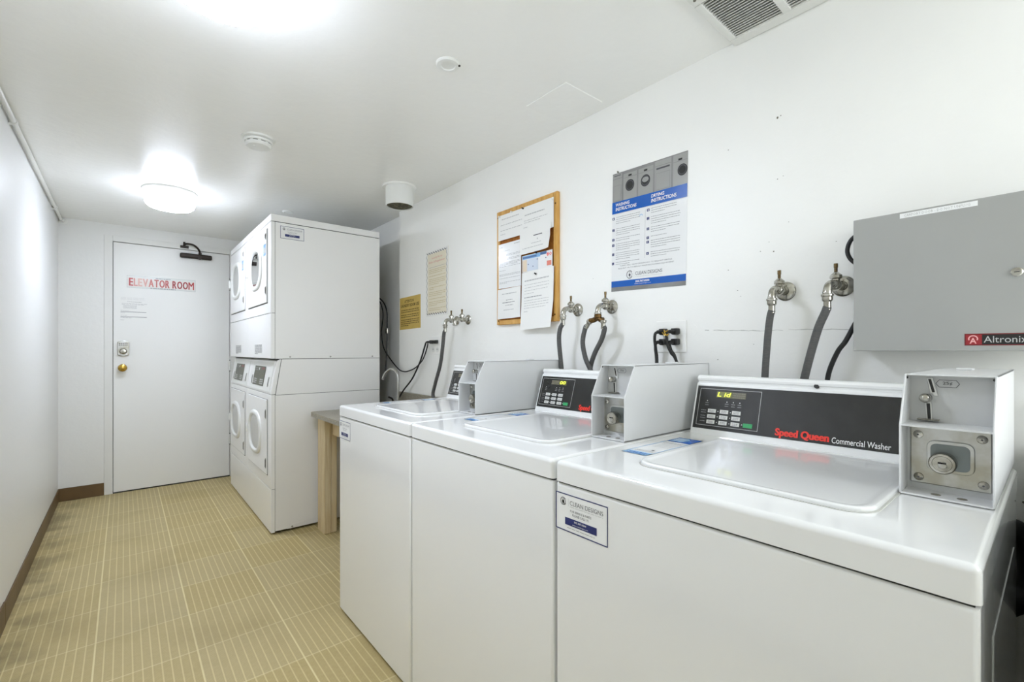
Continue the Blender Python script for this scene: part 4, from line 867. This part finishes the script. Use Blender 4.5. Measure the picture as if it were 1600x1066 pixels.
# ================================================================== POSTER
def poster():
    w_, h_ = 0.3256, 0.4745
    fr = Fr((XR - 0.0015, 1.1745, 1.3748), (0, -1, -0.0265), (0, -0.0175, 1), (-1, 0, 0)); b = MB()
    b.sheet(fr, 0, 0, w_, h_, M_gpaper, 0.0010, 1, 1)
    b.quad(fr, 0, h_ - 0.115, w_, h_, M_pgrey, 1)
    xs = [(0.000, 0.046), (0.052, 0.115), (0.121, 0.187), (0.193, 0.262), (0.268, w_)]
    for i, (a, c) in enumerate(xs):
        b.quad(fr, a + 0.001, h_ - 0.115, c, h_ - (0.012 if i in (1, 2) else 0.004), M_pmach, 2)
        b.quad(fr, a + 0.001, h_ - (0.030 if i in (1, 2, 4) else 0.024), c, h_ - (0.028 if i in (1, 2, 4) else 0.022), M_pgrey, 3)
        if i in (1, 2, 4):
            cu = (a + c) / 2 if i < 4 else 0.306; r = 0.0205
            if i == 4: r = 0.0190
            b.disc(fr, cu, h_ - 0.062, r, M_gap, 3, 22, 1.1); b.ring(fr, cu, h_ - 0.062, r - 0.006, r - 0.003, M_print2, 4, asp=1.1)
            if i == 2: b.disc(fr, cu, h_ - 0.058, r - 0.006, M_pmach, 4, 20, 0.7)
            b.quad(fr, (a + c) / 2 - 0.007, h_ - 0.0265, (a + c) / 2 + 0.008, h_ - 0.0195, M_gap, 4)
        else:
            b.quad(fr, a + 0.008, h_ - (0.012 if i == 0 else 0.036), c - 0.006, h_ - (0.009 if i == 0 else 0.030), M_print2, 4)
            b.border(fr, a + 0.006, h_ - 0.112, c - 0.004, h_ - 0.050, 0.0012, M_pgrey, 4)
    b.quad(fr, 0, h_ - 0.162, w_, h_ - 0.115, M_blue, 3)
    b.text(fr, 'WASHING', 0.018, h_ - 0.1345, 0.066, 0.0125, M_white, 5, bold=0.02, shear=0.12); b.text(fr, 'INSTRUCTIONS', 0.018, h_ - 0.1525, 0.098, 0.0135, M_white, 5, bold=0.02, shear=0.12)
    b.text(fr, 'DRYING', 0.181, h_ - 0.1345, 0.055, 0.0125, M_white, 5, bold=0.02, shear=0.12); b.text(fr, 'INSTRUCTIONS', 0.181, h_ - 0.1525, 0.104, 0.0135, M_white, 5, bold=0.02, shear=0.12)
    b.quad(fr, 0.1545, 0.118, 0.1553, h_ - 0.172, M_print, 1)
    for i, (dv, n) in enumerate(((0.176, 4), (0.222, 4), (0.261, 2), (0.283, 4), (0.320, 4), (0.357, 2))):
        v = h_ - dv; b.quad(fr, 0.001, v - 0.010, 0.012, v, M_navy, 1); b.text(fr, str(i + 1), 0.0048, v - 0.0082, 0.0035, 0.0062, M_white, 2, res=1)
        b.lines(fr, 0.020, 0.132, v, n, 0.0082, 0.0019, M_print, 1, last=0.6, wd=0.6)
    for i, (dv, n) in enumerate(((0.172, 3), (0.204, 4), (0.243, 3), (0.277, 1), (0.293, 4), (0.336, 3))):
        v = h_ - dv; b.quad(fr, 0.162, v - 0.010, 0.173, v, M_navy, 1); b.text(fr, str(i + 1), 0.1658, v - 0.0082, 0.0035, 0.0062, M_white, 2, res=1)
        b.lines(fr, 0.181, 0.300 if i else 0.285, v, n, 0.0082, 0.0019, M_print, 1, last=0.55, wd=0.6)
    b.ring(fr, 0.137, h_ - 0.193, 0.005, 0.007, M_lblue, 2, 0, 180)
    b.text(fr, 'PLEASE CALL CLEAN DESIGNS INC. TO REQUEST SERVICE', 0.042, 0.0975, 0.228, 0.0052, M_print2, 1, res=1)
    b.text(fr, 'REQUEST OR TO REPORT MALFUNCTIONING EQUIPMENT', 0.034, 0.0870, 0.244, 0.0052, M_print2, 1, res=1)
    b.ring(fr, 0.088, 0.0615, 0.0125, 0.0148, M_print2, 1, 40, 330, asp=1.1); b.ring(fr, 0.0895, 0.0615, 0.0088, 0.0102, M_print2, 1, -110, 120, asp=1.1); b.disc(fr, 0.088, 0.0600, 0.0045, M_print2, 1, 12, 1.35)
    b.quad(fr, 0.1085, 0.047, 0.1089, 0.077, M_print, 1); b.text(fr, 'CLEAN DESIGNS', 0.1140, 0.0570, 0.1170, 0.0130, M_print2, 1)
    b.lines(fr, 0.114, 0.231, 0.0515, 1, 1, 0.0012, M_lprint, 1, wd=0.6)
    b.quad(fr, 0, 0, w_, 0.0165, M_pgrey, 1); b.quad(fr, 0, 0.0165, w_, 0.0410, M_blue, 1)
    b.text(fr, '303.767.0200', 0.1155, 0.0285, 0.062, 0.0080, M_white, 2, bold=0.03, res=2); b.text(fr, 'www.cleandesigns.com', 0.1120, 0.0205, 0.072, 0.0048, M_white, 2, res=1)
    return b.build('poster', at=(XR, 1.01, 1.37), wn=False)
tag(poster(), 'blue and white washing and drying instructions poster on the right wall', 'poster')
b = MB()
for y, z in ((1.140, 1.8525),): b.lathe([(0.002, 0), (0.0035, 0.006), (0.0025, 0.008), (0, 0.008)], (XR, y, z), (-1, 0, 0), M_mark, 10)
tag(b.build('nail', at=(XR, 1.14, 1.85)), 'small nail at the top left edge of the poster', 'nail')

# ---- gold flyer and bordered flyer
fr = Fr((XR - 0.001, 3.0580, 1.2830), (0, -1, 0.02), (0, 0, 1), (-1, 0, 0)); b = MB(); b.sheet(fr, 0, 0, 0.303, 0.226, M_ygold, 0.0008, 1, 1)
b.text(fr, 'ATTENTION', 0.075, 0.186, 0.135, 0.020, M_ygprint, 1, bold=0.02, res=2); b.text(fr, 'LAUNDRY ROOM USE', 0.022, 0.156, 0.262, 0.022, M_ygprint, 1, bold=0.03, res=2)
b.lines(fr, 0.022, 0.285, 0.138, 2, 0.014, 0.006, M_ygprint, 1, wd=.8); b.lines(fr, 0.022, 0.285, 0.104, 2, 0.014, 0.006, M_ygprint, 1, wd=.8); b.lines(fr, 0.022, 0.285, 0.070, 4, 0.0135, 0.006, M_ygprint, 1, last=.45, wd=.8)
tag(b.build('notice', at=(XR, 2.9, 1.28), wn=False), 'gold paper notice at the wall corner beside the dryers', 'notice')
fr = Fr((XR - 0.001, 2.6807, 1.3550), (0, -1, 0.012), (0, 0, 1), (-1, 0, 0)); b = MB(); W_, H_ = 0.270, 0.4205; b.sheet(fr, 0, 0, W_, H_, M_cream, 0.0008, 1, 1)
b.border(fr, 0, 0, W_, H_, 0.020, M_paper, 1, 0.016)
n = 9
for k in range(n):      # zig-zag bands at top and bottom
    u = 0.012 + k * (W_ - 0.024) / n; d = (W_ - 0.024) / n
    for v0 in (H_ - 0.020, 0.008):
        b.poly(fr, [(u, v0 + 0.010), (u + d / 2, v0), (u + d / 2, v0 + 0.0065), (u, v0 + 0.0165)], M_print2, 2); b.poly(fr, [(u + d / 2, v0), (u + d, v0 + 0.010), (u + d, v0 + 0.0145), (u + d / 2, v0 + 0.0045)], M_print, 2)
for s_ in (0, 1):       # wavy lines down the sides
    uc = 0.012 if s_ == 0 else W_ - 0.016
    P = [(uc + 0.005 * math.sin(k * 2 * math.pi / 7), 0.022 + k * (H_ - 0.044) / 70) for k in range(71)]
    for p, q in zip(P, P[1:]): b.poly(fr, [(p[0] - .0020, p[1]), (p[0] + .0020, p[1]), (q[0] + .0020, q[1]), (q[0] - .0020, q[1])], M_print, 2)
b.text(fr, 'Laundry Room', 0.075, H_ - 0.056, 0.125, 0.016, M_pink, 1, res=1); b.text(fr, 'Rules & Regulations', 0.040, H_ - 0.082, 0.190, 0.018, M_pink, 1, res=1)
v = H_ - 0.105; b.lines(fr, 0.045, 0.235, v, 1, 1, 0.0016, M_print, 1, words=False)
for n, l in ((3, .8), (1, 1), (4, .6), (2, .3), (3, .8), (1, 1), (3, .5), (2, .7)):
    v -= 0.013; b.lines(fr, 0.040, 0.240, v, n, 0.011, 0.0042, M_cprint, 1, last=l, wd=.7); v -= n * 0.011 - 0.004
tag(b.build('flyer', at=(XR, 2.55, 1.36), wn=False), 'tall cream flyer with a wavy and zig-zag border on the right wall', 'flyer')

# ================================================================== NOTICE BOARD AND PAPERS
bd = empty('notice_board', (XR, 1.685, 1.27)); tag(bd, 'oak-framed cork notice board covered with white papers', 'notice board')
by0, by1, bz0, bz1, fw = 1.464, 1.905, 1.269, 1.860, 0.024; bx = 1.500
b = MB(); b.box(bx + .009, XR - .0005, by0 + .004, by1 - .004, bz0 + .004, bz1 - .004, M_cork); b.build('cork_surface', bd)
b = MB()
b.box(bx, XR - .0005, by0, by0 + fw, bz0, bz1, M_oak, 0.002, 1); b.box(bx, XR - .0005, by1 - fw, by1, bz0, bz1, M_oak, 0.002, 1)
b.box(bx + .0004, XR - .0005, by0 + fw, by1 - fw, bz1 - fw, bz1, M_oak, 0.002, 1); b.box(bx + .0004, XR - .0005, by0 + fw, by1 - fw, bz0, bz0 + fw, M_oak, 0.002, 1); b.build('frame', bd)
def paper(yl, yr, z0, z1, x, label, draw, tilt=0.0, warp=None, m=None):
    w_, h_ = yl - yr, z1 - z0
    fr = Fr((x, yl, z0), (0, -1, tilt), (0, -tilt, 1), (-1, 0, 0), warp); b = MB(); b.sheet(fr, 0, 0, w_, h_, m or M_paper, 0.0005)
    draw(b, fr, w_, h_); return tag(b.build('paper', at=(x, (yl + yr) / 2, z0), wn=False), label, 'paper', 'papers on the notice board')
def dA(b, fr, w_, h_):
    b.lines(fr, .03, w_ - .03, h_ - .022, 1, 1, .004, M_lprint, 1, wd=.8); b.lines(fr, .02, w_ - .005, h_ - .052, 1, 1, .003, M_lprint, 1); b.lines(fr, .02, w_ - .005, h_ - .080, 1, 1, .003, M_lprint, 1); b.lines(fr, .02, .06, h_ - .10, 1, 1, .003, M_lprint, 1, wd=3)
def dB(b, fr, w_, h_):
    b.lines(fr, .02, w_ - .06, h_ - .040, 1, 1, .005, M_lprint, 1, wd=.8); b.lines(fr, .015, w_ - .04, h_ - .068, 2, .010, .0025, M_lprint, 1, last=.7); b.lines(fr, .01, .04, h_ - .10, 1, 1, .003, M_lprint, 1, wd=3)
def dB2(b, fr, w_, h_):
    b.quad(fr, w_ * .45, h_ - .042, w_ * .72, h_ - .038, M_print2, 1); b.quad(fr, w_ * .56, h_ - .062, w_ * .58, h_ - .056, M_print, 1)
    b.lines(fr, w_ * .38, w_ * .7, h_ - .074, 1, 1, .003, M_lprint, 1); b.lines(fr, .02, w_ * .78, h_ - .092, 1, 1, .003, M_lprint, 1)
def dC(b, fr, w_, h_):
    b.lines(fr, w_ * .7, w_ * .95, h_ - .01, 1, 1, .004, M_lprint, 1, wd=2)
    for k, (n, l) in enumerate(((1, .2), (1, .5), (2, 1), (2, 1), (3, .9), (1, 1), (1, .3), (2, 1), (1, 1), (2, .4))): b.lines(fr, .008, w_ * .96, h_ - .018 - k * .020, n, .006, .0016, M_print, 1, last=l, wd=.8)
def dD(b, fr, w_, h_):
    b.lines(fr, w_ * .2, w_ * .85, h_ - .025, 1, 1, .004, M_lprint, 1); b.lines(fr, w_ * .38, w_ * .66, h_ - .058, 1, 1, .003, M_print, 1, wd=2); b.lines(fr, w_ * .22, w_ * .78, h_ - .070, 1, 1, .004, M_print, 1, wd=1.4)
    b.lines(fr, w_ * .35, w_ * .7, h_ - .084, 1, 1, .004, M_lprint, 1, wd=2); b.lines(fr, w_ * .27, w_ * .72, h_ - .108, 1, 1, .003, M_lprint, 1)
def dE(b, fr, w_, h_):
    b.quad(fr, .004, h_ - .020, w_ * .62, h_ - .002, M_lblue, 1); b.quad(fr, .006, h_ - .016, w_ * .5, h_ - .007, mat('steel_blue_print', (70, 110, 160), .3), 2)
    b.quad(fr, w_ * .62, h_ - .014, w_ * .82, h_ - .001, mat('steel_blue_print', (70, 110, 160), .3), 1)
    b.quad(fr, .004, .003, w_ * .17, h_ - .022, mat('tan_print', (222, 204, 176), .4), 1); b.quad(fr, w_ * .17, .003, w_ * .55, h_ - .022, mat('pale_blue_print', (206, 216, 228), .4), 1)
    b.text(fr, '80', w_ * .82, h_ - .026, w_ * .16, .018, M_red, 1, res=1, bold=.01); b.quad(fr, w_ * .83, .012, w_ * .97, .034, mat('salmon_print', (226, 130, 110), .4), 1)
    for u, v in ((.22, .035), (.38, .022), (.52, .052), (.80, .050)): b.disc(fr, w_ * u, v, .003, M_navy, 2, 8)
def dF(b, fr, w_, h_):
    b.lines(fr, .022, w_ - .03, h_ - .040, 1, 1, .006, M_lprint, 1, wd=.7); b.lines(fr, .022, w_ - .03, h_ - .062, 4, .014, .0022, M_lprint, 1, last=.4)
    b.lines(fr, .022, w_ * .65, h_ - .122, 1, 1, .004, M_print, 1, wd=.9); b.lines(fr, .022, w_ - .03, h_ - .138, 4, .012, .0022, M_lprint, 1, last=.9); b.lines(fr, .022, .05, h_ - .190, 1, 1, .003, M_lprint, 1, wd=3)
paper(1.889, 1.695, 1.7060, 1.8360, 1.4970, 'white paper at the top left corner of the notice board', dA)
paper(1.6985, 1.4815, 1.6985, 1.8360, 1.4955, 'white paper at the top right corner of the notice board', dB)
paper(1.7140, 1.4930, 1.6050, 1.7250, 1.4940, 'white paper with a curled lower corner, above the colourful one', dB2, warp=lambda u, v: 0.5 * max(0, u - 0.17) ** 1.3 * (1 if v < .09 else 0.3) + 0.012 * max(0, 1 - v / .06) * (u / .22))
paper(1.8860, 1.7080, 1.4560, 1.6860, 1.4970, 'white form with many rows at the middle left of the notice board', dC, m=M_gpaper)
paper(1.8930, 1.7130, 1.2980, 1.4515, 1.4955, 'white paper at the lower left corner of the notice board', dD, tilt=0.02)
paper(1.6985, 1.4900, 1.5170, 1.5985, 1.4960, 'small colourful glossy sheet at the middle right of the notice board', dE, m=M_gpaper)
paper(1.7020, 1.4830, 1.2360, 1.5140, 1.4920, 'long white letter hanging below the lower right of the notice board', dF, tilt=0.03, warp=lambda u, v: 0.002 + 0.09 * max(0, (.12 - v)) * (0.4 + u / .22))
for i, (y, z, m, l) in enumerate(((1.6893, 1.8311, M_black, 'black pushpin at the top of the notice board where two papers meet'), (1.7741, 1.8329, M_plastic, 'clear pushpin in the top left paper of the notice board'), (1.5891, 1.5980, M_black, 'black pushpin above the colourful sheet'), (1.5925, 1.4980, M_black, 'dark pushpin holding the long white letter'),
                               (1.8720, 1.8290, M_plastic, 'white pushpin at the top left corner of the papers'), (1.4862, 1.8245, M_plastic, 'white pushpin at the top right corner of the papers'))):
    b = MB(); b.lathe([(0.0045, 0), (0.0045, 0.0015), (0.0028, 0.003), (0.0028, 0.007), (0.0042, 0.009), (0, 0.0095)], (1.4915 + (.003 if i not in (2, 3) else -.002), y, z), (-1, 0, 0.2), m, 12)
    tag(b.build('pushpin', at=(1.4915, y, z)), l, 'pushpin', 'pushpins on the notice board')
for y, z, l in ((1.8941, 1.8283, 'screw in the upper left of the oak frame'), (1.4740, 1.8057, 'screw in the upper right of the oak frame'), (1.890, 1.290, 'screw in the lower left of the oak frame'), (1.478, 1.300, 'screw in the lower right of the oak frame')):
    b = MB(); b.lathe([(0.0042, 0), (0.0036, 0.0015), (0, 0.0018)], (bx, y, z), (-1, 0, 0), M_oldbrass, 12); b.build('screw', bd)

# ================================================================== SIGNS ON THE DOOR
fr = Fr((0.0150, YF - 0.0005, 1.6430), (1, 0, 0), (0, 0, 1), (0, -1, 0)); b = MB(); b.sheet(fr, 0, 0, 0.460, 0.102, mat('laminated_sign', (224, 226, 222), .25), 0.0009, 1, 1)
b.border(fr, 0.002, 0.002, 0.458, 0.100, 0.0016, M_lprint, 1)
b.quad(fr, 0.008, 0.014, 0.454, 0.082, mat('sign_tint', (228, 220, 214), .3), 1)
fade = [('E', (192, 84, 84)), ('L', (212, 150, 144)), ('E', (222, 178, 166)), ('V', (216, 162, 152)), ('A', (202, 120, 112)), ('T', (192, 98, 92)), ('O', (188, 92, 88)), ('R', (184, 82, 80)), (' ', None), ('R', (160, 34, 34)), ('O', (152, 22, 22)), ('O', (150, 20, 20)), ('M', (166, 24, 18))]
u = 0.014; wds = {'E': .028, 'L': .025, 'V': .036, 'A': .036, 'T': .031, 'O': .038, 'R': .031, 'M': .042, ' ': .012}
tot = sum(wds[c] + .0045 for c, _ in fade); sc = 0.437 / tot
for c, colr in fade:
    if colr: [b.text(fr, c, u + du, 0.017, wds[c] * sc - .002, 0.063, mat('sign_red_%d_%d' % (colr[0], colr[1]), colr, .35), 3 + du * 500, bold=0.0 if c == 'M' else 0.012) for du in (0, .001, .002, .003)]
    u += (wds[c] + .0045) * sc
b.lines(fr, 0.185, 0.285, 0.0925, 1, 1, 0.006, M_print, 2, wd=1.2); b.lines(fr, 0.150, 0.320, 0.0105, 1, 1, 0.006, M_print, 2, wd=1)
tag(b.build('door_sign', at=(0.245, YF, 1.643), wn=False), 'laminated sign with faded red capital letters on the white door', 'sign')
fr = Fr((-0.0260, YF - 0.0005, 1.353), (1, 0, 0), (0, 0, 1), (0, -1, 0)); b = MB(); b.sheet(fr, 0, 0, 0.180, 0.232, M_door, 0.0009, 1, 1)
b.lines(fr, 0.045, 0.135, 0.178, 1, 1, 0.004, M_lprint, 1); b.lines(fr, 0.012, 0.172, 0.163, 2, 0.008, 0.003, M_lprint, 1, last=.9); b.lines(fr, 0.020, 0.105, 0.146, 4, 0.007, 0.003, M_lprint, 1)
b.lines(fr, 0.004, 0.055, 0.106, 1, 1, 0.003, M_lprint, 1, wd=2); b.quad(fr, 0.004, 0.092, 0.165, 0.0965, M_print, 1); b.lines(fr, 0.004, 0.03, 0.087, 1, 1, 0.003, M_lprint, 1, wd=3)
b.lines(fr, 0.004, 0.045, 0.066, 1, 1, 0.003, M_lprint, 1, wd=2); b.quad(fr, 0.004, 0.052, 0.168, 0.0565, M_print, 1); b.lines(fr, 0.004, 0.075, 0.048, 1, 1, 0.003, M_lprint, 1, wd=2); b.lines(fr, 0.002, 0.026, 0.030, 1, 1, 0.003, M_lprint, 1, wd=3)
for k in range(4): b.quad(fr, 0.006 + k * 0.038, 0.190 - (k % 2) * .002, 0.038 + k * 0.038, 0.212, M_tape, 2)
tag(b.build('door_notice', at=(0.06, YF, 1.353), wn=False), 'faded taped paper notice on the door above the keypad lock', 'notice')
